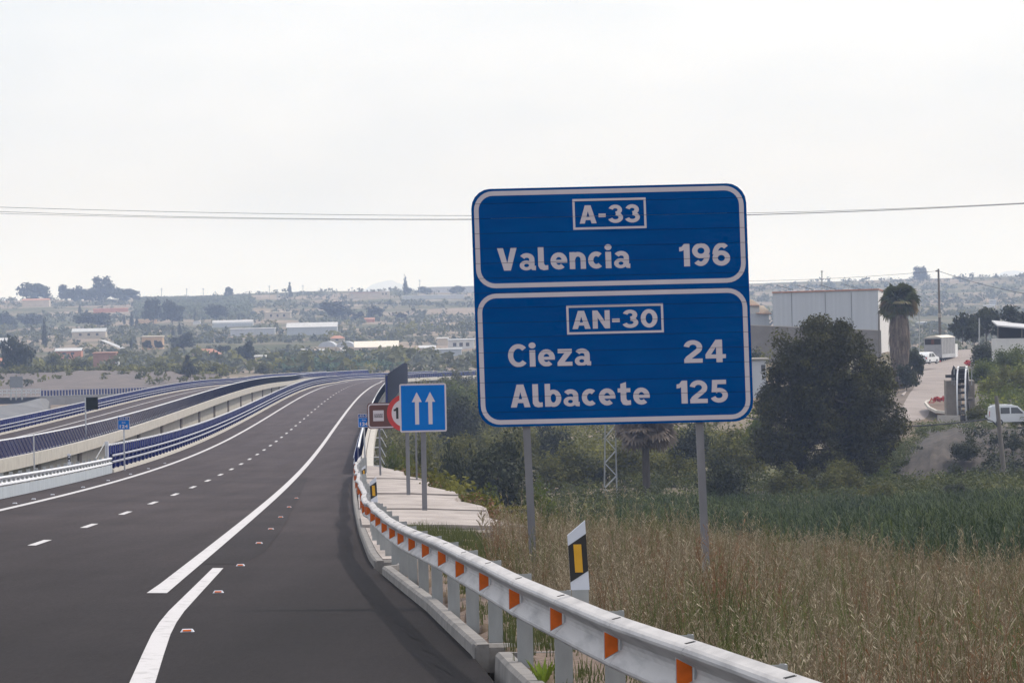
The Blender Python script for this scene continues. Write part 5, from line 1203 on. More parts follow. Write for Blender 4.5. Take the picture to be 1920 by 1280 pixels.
for i in range(250):
    z = rng.random(); cy = 885 - 282*z; w = np.interp(z, [0, .12, .3, .5, .7, .85, 1], [70, 118, 132, 126, 96, 62, 16]); cxm = np.interp(z, [0, .3, .6, 1], [1545, 1560, 1562, 1556])
    u = (rng.random()*2 - 1); u = np.sign(u)*abs(u)**.7; r_ = 13 + 15*rng.random(); cl.append((cxm + u*w, cy, r_*1.15, r_*.85, (rng.random()*2 - 1)*4.5*math.sqrt(max(.05, 1 - u*u))))
for i in range(70):
    z = .06 + .8*rng.random(); w = np.interp(z, [0, .12, .3, .5, .7, .85, 1], [60, 112, 128, 122, 92, 58, 14])*.62; cl.append((1553 + w*(2*rng.random() - 1), 885 - 282*z, 30, 26, -3.2 + 4*rng.random()))
cl += [(1470, 640, 26, 30, -.5), (1478, 668, 24, 24, 1), (1450, 700, 22, 24, 0), (1662, 690, 22, 26, 0), (1650, 742, 26, 24, 0), (1520, 612, 24, 18, 0), (1590, 612, 20, 18, 0), (1612, 640, 22, 20, 0)]
big_tree('pine_tree', 'large dark green pine right of the big sign, before the grey warehouse', 1507, 908, 595, 270, 385, cl, 82000, .14, L_pine, 22)

# ---------------------------------------------------------------- RIGHT SIDE: lane, sheds, palm, vehicles
mb = MB(); lane = [((1676, 806), (1742, 812), 500), ((1682, 782), (1760, 788), 515), ((1690, 765), (1772, 768), 532), ((1705, 738), (1782, 742), 562), ((1722, 715), (1796, 716), 594), ((1722, 700), (1806, 698), 620), ((1726, 686), (1822, 678), 648), ((1752, 668), (1832, 660), 676), ((1785, 657), (1832, 654), 690)]
mb.sweep([[P(*a, d), P((a[0]+b[0])/2, (a[1]+b[1])/2 - .6, d), P(*b, d)] for a, b, d in lane]); mb.build('dusty_lane', M_lane, kind='structure')
lane_z = lambda d: float(np.interp(d, [q[2] for q in lane], [P(*q[0], q[2]).z for q in lane]))
# raised shoulders of the lane so that it lies in the land
mb = MB(); rows = []
for a, b, d in lane[:-1]:
    q = P(*b, d); rows.append([q + Vector((0, 0, -.03)), q + Vector((4, 0, -.3)), q + Vector((12, 2, -1.0)), q + Vector((20, 4, -5))])
mb.sweep(rows); mb.build('lane_bank', M_dirt, kind='structure', smooth=True)
mb = MB(); rows = []
for a, b, d in lane[:-1]:
    q = P(*a, d); rows.append([q + Vector((-14, 3, -4)), q + Vector((-6, 1, -.6)), q + Vector((0, 0, -.03))])
mb.sweep(rows); mb.build('lane_bank', M_dirt, kind='structure', smooth=True)
mb = MB(); pv = [((1690, 742), (1703, 748), 560), ((1706, 730), (1716, 732), 582), ((1719, 716), (1725, 717), 604)]
mb.sweep([[P(*a, d) + Vector((0, 0, .05)), P(*a, d) + Vector((0, 0, .2)), P(*b, d) + Vector((0, 0, .2)), P(*b, d) + Vector((0, 0, -.02))] for a, b, d in pv]); mb.build('pavement', M_slab, kind='structure')
# earth bank with the van road on top
mb = MB(); rows = []
for x in range(1610, 2000, 6):
    f = smooth01((x - 1625)/150.0); k = math.sin(x*.09) + .6*math.sin(x*.23 + 1)
    yt = 905 - 92*f + 2*k; yb = 921 + 2*math.sin(x*.11)
    rows.append([P(x, yb + 4, 404), P(x, yb - (yb - yt)*.35, 408 + .7*k) + Vector((0, 0, .25*k)), P(x, yb - (yb - yt)*.72, 414 - .6*k) + Vector((0, 0, .2*math.sin(x*.31))), P(x, yt, 424 + .5*k), P(x, yt - 12*f, 440), P(x, yt - 22*f, 462), P(x, yt - 14*f + 20*(1-f), 478) - Vector((0, 0, 1.5))])
mb.sweep(rows); mb.build('earth_bank', mat('bank_earth', (.022, .018, .015), .95, 0, scale=.5, col2=(.088, .072, .060), bump=.9, bscale=2.2, detail=9), kind='structure', smooth=True)
pp = []
for _ in range(330):
    x = 1660 + 290*rng.random(); f = smooth01((x - 1625)/150.0); t = rng.random()**1.4; yt = 905 - 92*f; pp.append(P(x, 921 - (921 - yt)*t, 404 + 16*t)[:])
pp = np.array(pp); k_ = (_wav(pp[:, 0], pp[:, 2]*1.6, .42, 1.) + .35*rng.normal(size=len(pp))) > .05; pp = pp[k_]; clump_stuff('bank_scrub', pp, .35 + .85*rng.random(len(pp))**1.5, .5 + .9*rng.random(len(pp)), L_dark, 60, .22)
def on_bank(x, yt0, d): return P(x, yt0, d)
pp = np.array([P(x + rng.normal()*4, y + rng.normal()*2, d)[:] for x, y, d in [(1640 + 300*rng.random(), 811 - 8*rng.random() + max(0, (1790-1640)*0), 430 + 26*rng.random()) for _ in range(160)]])
pp = pp[pp[:, 0]/pp[:, 1] > (1715-960)/F_PX]; clump_stuff('bank_grass', pp, .4 + .5*rng.random(len(pp)), .6 + .6*rng.random(len(pp)), L_wgreen, 70, .15)
pp = np.array([P(1640 + 95*t + rng.normal()*8, 895 - 82*t + rng.normal()*4, 408 + 8*t)[:] for t in rng.random(110)]); clump_stuff('slope_grass', pp, .3 + .4*rng.random(len(pp)), .5 + .6*rng.random(len(pp)), L_wgreen, 60, .16)
for px, yb, yt, w, d, lab in [(1815, 862, 822, 62, 410, 'dark bush clinging to the top of the earth bank'), (1850, 925, 872, 90, 402, 'dark thicket at the foot of the earth bank beside the wooden pole'), (1912, 935, 880, 60, 402, 'dark thicket at the right edge of the earth bank'), (1905, 860, 815, 44, 415, 'small dark bush on the bank below the silver van'), (1790, 900, 870, 40, 406, 'small dark bush low on the bare bank')]:
    tree('bush', lab, 'bush', px, yb, yt, w, d, PR_bushd[int(px) % 2])
# warehouse
d = 700; s = px_per_m(d); t = thing('warehouse', 'big grey windowless warehouse with solar panels behind the pine', 'warehouse', P(1550, 660, d))
A, B, C_ = P(1448.5, 549, d), P(1646, 543, d), P(1669, 551, d + 22)
zb = P(1550, 665, d).z - 1
mb = MB(); mb.hexa([Vector((A.x, A.y, zb)), Vector((B.x, B.y, zb)), Vector((C_.x, C_.y, zb)), Vector((A.x + 1.8, C_.y, zb)), A, B, C_, A + Vector((1.8, 22, 0))]); mb.build('wall', M_shed, t)
mb = MB(); mb.add([Vector((B.x + .02, B.y, zb)), Vector((C_.x + .02, C_.y, zb)), C_ + Vector((.02, 0, 0)), B + Vector((.02, 0, 0))], [(0, 1, 2, 3)]); mb.build('side_wall', M_sheda, t)  # paler than the front: sunlight on this side is put into its colour
mb = MB(); mb.beam(A + Vector((-.1, -.08, .06)), B + Vector((.1, -.08, .06)), .22, .2); mb.beam(B + Vector((.06, 0, .06)), C_ + Vector((.06, 0, .06)), .2, .2); mb.build('roof_trim', M_tile, t)
for x in (1484, 1547, 1596): mb = MB(); a = P(x, 548, d) + Vector((0, -.03, 0)); mb.beam(a, Vector((a.x, a.y, zb)), .08, .04, up=(0, 1, 0)); mb.build('panel_joint', M_sback, t)
for x in (1465, 1503, 1545, 1592):
    p = P(x, 546 - (x - 1450)*.012, d + 5) + Vector((0, 0, .1)); mb = MB(); mb.hexa([p + Vector(q) for q in ((-.6, 0, .75), (1.9, 0, .0), (1.9, 2, .0), (-.6, 2, .75), (-.6, 0, .83), (1.9, 0, .08), (1.9, 2, .08), (-.6, 2, .83))]); mb.build('solar_panel', M_sback, t)
# block wall in front, tiled house beside
t = thing('yard_wall', 'grey block yard wall before the warehouse', 'wall', P(1520, 655, 680)); mb = MB(); a, b = P(1404, 610, 680), P(1652, 620, 676); mb.hexa([Vector((a.x, a.y, a.z-7)), Vector((b.x, b.y, b.z-7)), Vector((b.x, b.y+.4, b.z-7)), Vector((a.x, a.y+.4, a.z-7)), a, b, b + Vector((0, .4, 0)), a + Vector((0, .4, 0))]); mb.build('block_face', M_block, t)
mb = MB(); mb.beam(a + Vector((0, .2, .05)), b + Vector((0, .2, .05)), .5, .1); mb.build('coping', M_conc, t)
t = thing('house', 'white house with terracotta tiled roof peeping out right of the sign', 'house', P(1420, 610, 720)); d = 720
q0, q1 = P(1380, 606, d), P(1446, 606, d); mb = MB(); mb.hexa([q0 - Vector((0, 0, 3)), q1 - Vector((0, 0, 3)), q1 + Vector((0, 8, -3)), q0 + Vector((0, 8, -3)), P(1380, 588, d), P(1441, 588, d), P(1441, 588, d) + Vector((0, 8, 0)), P(1380, 588, d) + Vector((0, 8, 0))]); mb.build('wall', M_shed, t)
for (x0, x1, ya, yb_, nm) in ((1386, 1425, 561, 572, 'upper_roof'), (1418, 1447, 573, 588, 'lower_roof')):
    n_ = 9
    mb = MB(); e0, e1, r0, r1 = P(x0, yb_ , d - .5), P(x1, yb_ + 1, d - .5), P(x0, ya, d + 4), P(x1 - 16, ya + 1, d + 4); mb.add([e0, e1, r1, r0], [(0, 1, 2, 3)]); mb.add([e1, e1 + Vector((0, 8, 0)), r1], [(0, 1, 2)]); rf = mb.build(nm, M_tile, t)
    mb = MB()
    for i in range(n_ + 1): mb.tube(e0.lerp(e1, i/n_) + Vector((0, 0, .06)), r0.lerp(r1, i/n_) + Vector((0, 0, .06)), .07, .07, 5, False)
    mb.build('tile_ridges', M_wallc, rf, kind='stuff')
mb = MB(); q = P(1404, 580, d + 1.5); mb.box(q, (3.2, 3, 1.4)); mb.build('upper_wall', M_wallw, t)
t = thing('hut', 'small grey hut with flat roof left of the big pine', 'hut', P(1425, 715, 560)); mb = MB(); d = 560; q0, q1 = P(1380, 715, d), P(1436, 715, d); mb.hexa([q0 - Vector((0, 0, 2)), q1 - Vector((0, 0, 2)), q1 + Vector((0, 5, -2)), q0 + Vector((0, 5, -2)), P(1380, 676, d), P(1436, 676, d), P(1436, 676, d) + Vector((0, 5, 0)), P(1380, 676, d) + Vector((0, 5, 0))]); mb.build('wall', M_shed, t)
mb = MB(); mb.box(P(1408, 674.5, d) + Vector((0, 2.4, .1)), (4.3, 5.6, .2)); mb.build('roof', M_conc, t); mb = MB(); mb.box(P(1431, 690, d) + Vector((0, -.03, 0)), (.5, .06, .8)); mb.build('window', M_winb, t)
# palms
def palm(label, px, yb, yt, crown_w, d, trunk_r, skirt=None, green=True, fan=True, ncrown=110):
    s = px_per_m(d); p = P(px, yb, d); H = (yb - yt)/s; t = thing('palm_tree', label, 'tree', p); cw = crown_w/s/2*1.22; hz_ = H - cw*.74
    tb = MB(); tb.tube(p - Vector((0, 0, 1)), p + Vector((0, 0, hz_)), trunk_r, trunk_r*.8, 12); tb.build('trunk', M_bark, t)
    V = []; T_ = []
    r = np.random.default_rng(int(px))
    for i in range(ncrown):
        a = r.random()*2*math.pi; el = math.asin(-.8 + 1.75*r.random()); L = cw*(.22 + .42*r.random()); o = Vector((0, 0, hz_)); dirv = Vector((math.cos(a)*math.cos(el), math.sin(a)*math.cos(el), math.sin(el)))
        stem = o + dirv*L; side = dirv.cross(Vector((0, 0, 1))).normalized(); upv = side.cross(dirv); rl_ = r.normal()*.9; side = side*math.cos(rl_) + upv*math.sin(rl_); tn = r.random()*.5 + (.3 if el < 0 else 0)
        for j in range(15):
            fa = math.radians(-105 + 210*j/14); dd = (dirv*math.cos(fa) + side*math.sin(fa)).normalized(); le = cw*.46*(.8 + .3*r.random()); w_ = side*math.cos(fa)*.075*cw/2 - dirv*math.sin(fa)*.075*cw/2
            m1 = stem + dd*le*.6; tip = m1 + dd*le*.35 - Vector((0, 0, le*.22))
            V += [stem - w_*.4, stem + w_*.4, m1 + w_*1.4, m1 - w_*1.4, m1 - w_*1.4, m1 + w_*1.4, tip + w_*.2, tip - w_*.2]; T_ += [tn]*8
        V += [o - side*.03, o + side*.03, stem + side*.02, stem - side*.02]; T_ += [tn]*4
    me = quads_mesh('fronds', np.array([v[:] for v in V]), L_palm if green else L_dead, np.array(T_)); link('fronds', me, t)
    if skirt:
        y0, y1, w0, w1 = skirt; N = 1800; zt = (yb - y0)/s - r.random(N)*((y1 - y0)/s)*.9; f = ((yb - y0)/s - zt)/((y1-y0)/s); rad = (w0 + (w1-w0)*f)/s/2*(.72 + .3*r.random(N))*(1 + .32*np.sin(np.pi*np.clip(f*1.15, 0, 1))); a = r.random(N)*2*np.pi; L = .8 + .9*r.random(N)
        o = np.stack([np.cos(a)*rad*.85, np.sin(a)*rad*.85, zt], 1); e = np.stack([np.cos(a)*rad, np.sin(a)*rad, zt - L], 1); sd_ = np.stack([-np.sin(a), np.cos(a), np.zeros(N)], 1)*(.06 + .08*r.random((N, 1)))
        Vv = np.stack([o - sd_, o + sd_, e + sd_*.5, e - sd_*.5], 1).reshape(-1, 3); link('dead_skirt', quads_mesh('dead_skirt', Vv, L_dead, np.repeat(r.random(N), 4)), t)
        cb = MB(); cb.tube(p + Vector((0, 0, (yb - y1)/s)), p + Vector((0, 0, (yb - y0)/s)), w1/s*.36, w0/s*.36, 14); cb.build('skirt_core', M_wood, t)
    return t
palm('tall fan palm with thick skirt of dead fronds beside the lane', 1688, 716, 529, 74, 578, .62, (590, 704, 38, 24))
palm('dead brown palm with drooping fronds under the large sign', 1212, 905, 748, 110, 385, .34, None, False)
# street tree, lamps, poles
tree('street_tree', 'dark narrow street tree between the fan palm and the white car', 'tree', 1716, 728, 655, 34, 590, PR_round[1])
tree('street_tree', 'dark rounded shrub tree at the foot of the fan palm', 'tree', 1700, 738, 684, 40, 572, PR_round[2])
def pole(name, label, cat, a, b, d, r0, r1, m_, cross=None):
    t = thing(name, label, cat, P(*a, d)); mb = MB(); mb.tube(P(*a, d) - Vector((0, 0, 1.0)), P(*b, d), r0, r1, 8); mb.build('pole', m_, t); return t
up = pole('utility_pole', 'tall wooden utility pole rising behind the truck', 'pole', (1763, 655), (1759.5, 504), 745, .26, .15, M_wood)
mb = MB(); mb.box(P(1757, 508, 745), (.5, .2, .25)); mb.build('insulator', M_wood, up)
mb = MB(); mb.tube(P(1762, 587, 744.6), P(1762, 595, 744.6), .3, .3, 8); mb.build('band', M_conc, up)
pole('street_pole', 'thin dark post between the fan palm and the truck', 'pole', (1723, 668), (1724, 562), 640, .08, .07, M_post)
pole('utility_pole', 'dark post against the corner of the warehouse', 'pole', (1648, 650), (1648, 582), 672, .16, .13, M_wood)
pole('utility_pole', 'grey post before the dark trees at right', 'pole', (1836, 650), (1836, 596), 690, .12, .1, M_post)
sl_ = pole('street_lamp', 'thin curved street lamp above the dark trees at right', 'street lamp', (1871, 640), (1868, 568), 760, .06, .05, M_galv)
mb = MB(); mb.path([P(1868, 568, 760), P(1869, 560, 760), P(1872, 554, 760), P(1877, 550, 760)], .05); mb.box(P(1879, 549.5, 760), (.5, .15, .12)); mb.build('lamp_arm', M_galv, sl_)
wp = pole('utility_pole', 'leaning wooden pole on the earth bank before the silver van', 'pole', (1888, 930), (1868, 742), 400, .26, .17, M_wood)
mb = MB(); q = P(1884, 894, 399.5); 
for a, b in (((-.45, .35), (.45, .35)), ((-.45, -.35), (.45, -.35)), ((-.45, -.35), (-.45, .35)), ((.45, -.35), (.45, .35))): mb.beam(q + Vector((a[0], 0, a[1])), q + Vector((b[0], 0, b[1])), .07, .07, up=(0, 1, 0))
mb.build('bracket', M_wood, wp)
mb = MB(); mb.box(P(1855, 784, 400), (.35, .1, .12)); mb.box(P(1849, 780, 400), (.12, .1, .2)); mb.build('insulator', M_wrail, wp)
mb = MB(); mb.path([P(1871, 800, 400), P(1862, 790, 400), P(1850, 786, 400)], .05); mb.build('stay', M_wire, wp)
def sag(a, b, s_, n=24): return [a.lerp(b, i/n) - Vector((0, 0, 4*s_*(i/n)*(1-i/n))) for i in range(n+1)]
def wire(label, pts, r, name='power_cable'):
    t = thing(name, label, 'cable', pts[0]); mb = MB(); mb.path(pts, r, 5); mb.build('wire', M_wire, t)
wire('drooping black cable across the big pine to the leaning pole', sag(P(1330, 770, 400), P(1852, 785, 400), 1.05), .065)
wire('sagging wire from the tall utility pole to the right edge', sag(P(1760, 508, 745), P(1990, 560, 700), .6), .04)
wire('thin wire from the tall utility pole towards the sign', sag(P(1758, 508, 745), P(1380, 527, 760), .35), .025)
def sky_wire(pts, d): # smooth curve through measured points, all at one true distance
    xs = np.array([p[0] for p in pts], float); ysx = np.array([p[1] for p in pts], float); c = np.polyfit(xs, ysx, 3); return [P(x, np.polyval(c, x), d) for x in np.linspace(-120, 2040, 40)]
wire('upper thin power line across the whole sky', sky_wire([(0, 389), (240, 394.5), (480, 400), (885, 405.3), (1405, 399.7), (1650, 391.5), (1920, 381)], 600), .028)
wire('middle thin power line across the sky just below the upper one', sky_wire([(0, 397), (240, 404), (480, 408.6), (885, 411.2), (1405, 403.3), (1650, 393.5), (1920, 382)], 606), .028)
wire('lowest thin power line across the sky', sky_wire([(0, 400.5), (240, 406.5), (480, 410), (885, 412.2), (1405, 404), (1650, 394), (1920, 382.6)], 612), .022)
# lattice tower under the big sign
t = thing('lattice_tower', 'grey steel lattice tower base seen under the large sign', 'tower', P(1145, 925, 388)); d = 388; a0 = P(1133, 928, d); a1 = P(1157, 928, d); top = P(1143, 560, d); w0 = (a1 - a0).x
b0, b1 = top + Vector((-.25, 0, 0)), top + Vector((.25, 0, 0)); L4 = []
for dy in (0, w0):
    for a, b in ((a0, b0), (a1, b1)):
        p, q = a + Vector((0, dy, -.5)), b + Vector((0, dy*.4, 0)); mb = MB(); mb.beam(p, q, .11, .11, up=(0, 1, 0)); mb.build('leg', M_post, t); L4.append((p, q))
for i in range(16):
    f0, f1 = i/16, (i+1)/16
    for u, v in ((0, 1), (2, 3), (0, 2), (1, 3)):
        mb = MB(); A_, B_ = (L4[u], L4[v]) if i % 2 else (L4[v], L4[u]); mb.beam(A_[0].lerp(A_[1], f0), B_[0].lerp(B_[1], f1), .075, .075, up=(0, 1, 0)); mb.build('brace', M_galv, t)
# noria: waterwheel seen edge-on between two pillars
t = thing('waterwheel', 'tall narrow waterwheel between two brown pillars below the lane', 'waterwheel', P(1806, 790, 470)); d = 470; s = px_per_m(d)
for x0, x1, yt, dd in ((1774, 1801, 714, 0), (1818, 1827, 714, 2.5)):
    a, b = P(x0, yt, d + dd), P(x1, yt - .5, d + dd); mb = MB(); mb.hexa([a - Vector((0, 0, 5)), b - Vector((0, 0, 5)), b + Vector((0, 2.4, -5)), a + Vector((0, 2.4, -5)), a, b, b + Vector((0, 2.4, .1)), a + Vector((0, 2.4, .1))]); mb.build('pillar', M_concd, t)
cw = P(1806, 748, d + 1.4); Rw = 62/s
for dx in (-.42, .42):
    mb = MB(); c = cw + Vector((dx + .0, 0, 0)); ax = Vector((1, -.16, 0)).normalized(); yv = Vector((.16, 1, 0)).normalized(); sec = []
    for i in range(37):
        a = 2*math.pi*i/36; e = yv*math.cos(a) + Vector((0, 0, math.sin(a))); sec.append([c + e*Rw - ax*.07, c + e*Rw + ax*.07, c + e*(Rw-.28) + ax*.07, c + e*(Rw-.28) - ax*.07])
    mb.sweep(sec, closed=True); mb.build('rim', M_wrail, t)
    mb = MB()
    for i in range(12): a = 2*math.pi*i/12; e = yv*math.cos(a) + Vector((0, 0, math.sin(a))); mb.beam(c, c + e*(Rw-.15), .12, .12)
    mb.build('spokes', M_dark, t)
for i in range(28):
    a = 2*math.pi*i/28; e = yv*math.cos(a) + Vector((0, 0, math.sin(a))); mb = MB(); q = cw + e*(Rw-.35); mb.box(q, (.8, .06, .6), ax=ax, az=e); mb.build('paddle', M_navy if 0 else M_dark, t)
mb = MB(); mb.tube(cw - ax*1.0, cw + ax*1.0, .18, .18, 10); mb.build('axle', M_wood, t)
for x, y0 in ((1789, 692), (1822, 690)):
    mb = MB(); a = P(x, 722, d - .3); b = P(x, y0, d - .3); mb.beam(a, b, .09, .09, up=(0, 1, 0)); mb.build('guard_post', M_post, t)
mb = MB(); mb.beam(P(1789, 691, d - .3), P(1822, 689, d - .3), .08, .08); mb.build('guard_rail', M_post, t)
mb = MB(); mb.poly([P(1784, 713, d - .2), P(1797, 713, d - .2), P(1797, 697, d - .2), P(1788, 685, d - .2), P(1784, 697, d - .2)], (0, -1, 0), .3); mb.build('side_plate', M_dark, t)
mb = MB(); mb.box(P(1782, 705, d - .3), (.95, 1.0, .3)); mb.build('canopy', M_dark, t); mb = MB(); mb.beam(P(1785, 720, d - .5), P(1785, 703, d - .5), .07, .07, up=(0, 1, 0)); mb.build('canopy_post', M_post, t)
t = thing('low_wall', 'low grey parapet wall at the foot of the waterwheel', 'wall', P(1775, 790, 466)); mb = MB(); a, b = P(1758, 778, 466), P(1800, 779, 466); mb.hexa([a - Vector((0, 0, 1)), b - Vector((0, 0, 1)), b + Vector((0, .3, -1)), a + Vector((0, .3, -1)), a, b, b + Vector((0, .3, 0)), a + Vector((0, .3, 0))]); mb.build('wall_face', M_conc, t)
t = thing('traffic_island', 'low white kerbed island of rubble left of the waterwheel', 'kerb', P(1757, 765, 520)); mb = MB(); d = 520
ring = [P(x, y, d + (765 - y)*.9) for x, y in ((1735, 757), (1742, 766), (1756, 773), (1776, 775), (1776, 752), (1752, 752), (1740, 754))]
for a, b in zip(ring, ring[1:] + ring[:1]): mb.beam(a + Vector((0, 0, .1)), b + Vector((0, 0, .1)), .25, .3)
mb.build('kerb_ring', M_concw, t); mb = MB(); mb.poly([p + Vector((0, 0, .1)) for p in ring], (0, 0, 1), .3); mb.build('rubble_fill', M_gravel, t)
t = thing('warning_triangle', 'red edged triangular warning sign on the white kerbed island', 'road sign', P(1747, 756, 522)); d = 522; q = P(1747, 755, d); fw_ = (q, Vector((1, 0, 0)), Vector((0, 0, 1)), Vector((0, -1, 0))); ring_part([(-.36, 0), (.36, 0), (0, .62)], [(-.22, .08), (.22, .08), (0, .46)], fw_, M_red, t, 'red_frame'); fill_part([(-.22, .08), (.22, .08), (0, .46)], fw_, M_wallc, t, 'face', .001)
t = thing('barrier_net', 'crumpled heap of red plastic barrier netting left of the waterwheel', 'netting', P(1765, 752, 524)); pos, nr, ti = crown_pts(160, [((i - 3)*.22, 0, .25 + .1*math.sin(i*2), .26, .3, .22) for i in range(7)]); link('net', leaf_mesh('net', pos, nr, np.full(160, .22), M_red, ti), t)
t = thing('barrier_net', 'small red netting piece at the top of the waterwheel', 'netting', P(1815, 685, 560)); pos, nr, ti = crown_pts(70, [(0, 0, .3, .45, .3, .35)]); link('net', leaf_mesh('net', pos, nr, np.full(70, .22), M_red, ti), t)
# open shed and trees at the right edge
t = thing('open_shed', 'open shed with white roof and white lower wall at the right edge', 'shed', P(1895, 655, 600)); d = 600
a, b = P(1868, 635, d), P(1990, 633, d); mb = MB(); mb.hexa([a - Vector((0, 0, 3)), b - Vector((0, 0, 3)), b + Vector((0, 6, -3)), a + Vector((0, 6, -3)), a, b, b + Vector((0, 6, 0)), a + Vector((0, 6, 0))]); mb.build('lower_wall', M_wallw, t)
mb = MB(); c0, c1 = P(1870, 612, d - .3), P(1990, 622, d - .3); mb.hexa([c0, c1, c1 + Vector((0, 7, .6)), c0 + Vector((0, 7, .6)), c0 + Vector((0, 0, .2)), c1 + Vector((0, 0, .2)), c1 + Vector((0, 7, .8)), c0 + Vector((0, 7, .8))]); mb.build('roof', M_roofw, t)
mb = MB(); a2 = P(1872, 634, d + 5.5); mb.box(a2 + Vector((5, 0, .9)), (10, .2, 2.4)); mb.build('back_wall', M_dark, t)
for x in (1871, 1916, 1960): mb = MB(); mb.beam(P(x, 634, d + .2), P(x, 612 + (x-1870)*.08, d + .2), .15, .15, up=(0, 1, 0)); mb.build('post', M_wood, t)
for px, yb, yt, w, d, lab, pr in [(1805, 645, 588, 46, 740, 'dark leafy tree right of the truck', PR_round[0]), (1850, 648, 578, 62, 745, 'broad feathery dark tree under the curved street lamp', PR_round[1]), (1905, 640, 574, 60, 750, 'dark tree at the right edge behind the open shed', PR_round[2]), (1935, 640, 580, 50, 745, 'dark tree cut by the right edge of the view', PR_round[0]), (1827, 652, 606, 36, 700, 'small dark tree behind the grey post', PR_round[1]),
  (1850, 690, 642, 62, 610, 'dark green bush below the open shed', PR_bushd[0]), (1893, 700, 648, 66, 590, 'wide dark green bush at the right edge below the shed', PR_bushg[0]), (1842, 720, 676, 60, 560, 'green bush right of the top of the waterwheel', PR_bushg[1]), (1890, 735, 686, 74, 540, 'olive bush on the slope above the silver van', PR_busho[0]), (1925, 745, 690, 60, 520, 'olive bush at the right edge above the silver van', PR_busho[1]), (1862, 745, 712, 50, 510, 'brownish bush left of the silver van roof', PR_busho[2]), (1836, 790, 757, 46, 455, 'grey green bush at the foot of the waterwheel', PR_busho[0]), (1920, 800, 772, 40, 425, 'green weeds bush covering the van sill', PR_bushg[0])]:
    tree('bush' if yb > 655 else 'dark_tree', lab, 'bush' if yb > 655 else 'tree', px, yb, yt, w, d, pr)
# right slope terrain patch carrying those bushes
mb = MB(); mb.sweep([[P(x, y, d) for x in (1826, 1850, 1890, 1940, 2010)] for y, d in ((800, 440), (770, 480), (745, 520), (715, 565), (690, 610), (655, 690))]); mb.build('right_slope', mat('slope_soil', (.060, .050, .034), .95, 0, scale=.3, col2=(.13, .105, .075), detail=8), kind='structure', smooth=True)

pp = []
for _ in range(420):
    t = rng.random(); d = 445 + 210*t; y0 = np.interp(d, [440, 480, 520, 565, 610, 690], [800, 770, 745, 715, 690, 655]); x = 1832 + 120*rng.random()
    if (x - 1832) < 40*(1-t)*rng.random(): continue
    pp.append(P(x, y0 + 1, d)[:])
pp = np.array(pp); r_ = .5 + 1.0*rng.random(len(pp))**1.5; clump_stuff('lane_scrub', pp, r_, r_*1.5, L_green, 60, .17)
pp = []
for _ in range(260):
    k = rng.random(); d = 520 + 110*k; q = P(np.interp(d, [500, 515, 532, 562, 594, 620, 648], [1676, 1682, 1690, 1705, 1722, 1722, 1726]), np.interp(d, [500, 515, 532, 562, 594, 620, 648], [806, 782, 765, 738, 715, 700, 686]), d); pp.append((q.x - 1.6 - 9*rng.random(), q.y + 1, q.z - .4*rng.random()))
pp = np.array(pp); r_ = .4 + .8*rng.random(len(pp))**1.5; clump_stuff('lane_scrub', pp, r_, r_*1.5, L_olive, 60, .17)
# ---------------------------------------------------------------- vehicles
def wheel(c, r, w, parent, axle):
    axle = Vector(axle).normalized(); mb = MB(); mb.tube(c - axle*w/2, c + axle*w/2, r, r, 18); o = mb.build('wheel', M_tyre, parent)
    mb = MB(); mb.tube(c - axle*(w/2 + .012), c + axle*(w/2 + .012), r*.6, r*.6, 12); mb.build('rim', M_galv, o)
def car(name, label, cat, loc, yaw, L, W, H, prof, wins, paint, roofbars=False, lights=True):
    """prof: side outline (x along length 0..L, z); wins: side windows as outlines"""
    t = thing(name, label, cat, loc); f = Vector((math.cos(yaw), math.sin(yaw), 0)); s = Vector((-math.sin(yaw), math.cos(yaw), 0)); u = Vector((0, 0, 1))
    def Wp(x, y, z): return Vector(loc) + f*(x - L/2) + s*y + u*z
    mb = MB(); n = len(prof); secs = []
    for y, k in ((-W/2, .0), (-W/2 + .10, 1), (W/2 - .10, 1), (W/2, .0)):
        secs.append([Wp(x, y*(1 - .12*max(0, (z - .55*H)/H)*2), z + (.03*k if z > .8*H else 0)) for x, z in prof])
    mb.sweep(secs, closed=True, caps=True); mb.build('body', paint, t)
    for wi in wins:
        for sgn in (-1, 1):
            mb = MB(); mb.poly([Wp(x, sgn*(W/2*(1 - .12*max(0, (z - .55*H)/H)*2) + .012), z) for x, z in (wi if sgn < 0 else wi[::-1])], s*sgn, .02); mb.build('window', M_glass, t)
    for x in (L*.2, L*.8):
        for sgn in (-1, 1): wheel(Wp(x, sgn*(W/2 - .08), .32), .32, .2, t, s)
    return t, Wp
vl = P(1898, 790, 425); vz = vl + Vector((0, 0, -.35))
prof = [(0, .35), (0, 1.0), (.08, 1.72), (.3, 1.84), (2.2, 1.86), (2.6, 1.78), (3.35, 1.15), (4.2, .98), (4.38, .75), (4.38, .35)]
vt_, Wv = car('van', 'silver grey van parked on top of the earth bank at the right edge', 'van', vz, R(2), 4.38, 1.8, 1.86, prof, [[(1.0, 1.12), (1.85, 1.12), (1.85, 1.68), (1.0, 1.68)], [(1.98, 1.12), (3.12, 1.12), (2.58, 1.66), (1.98, 1.68)]], M_vans)
for sgn in (-.7, .7): mb = MB(); mb.beam(Wv(.2, sgn, 1.95), Wv(2.1, sgn, 1.95), .05, .05); mb.build('roof_rail', M_carw, vt_)
for x in (.35, 1.9): mb = MB(); mb.beam(Wv(x, -.72, 1.98), Wv(x, .72, 1.98), .06, .05); mb.build('roof_bar', M_black, vt_)
mb = MB(); mb.box(Wv(2.95, -.98, 1.2), (.12, .18, .16)); mb.build('mirror', M_black, vt_)
mb = MB(); mb.box(Wv(.0, -.7, 1.15), (.05, .16, .45)); mb.build('tail_light', M_red, vt_)
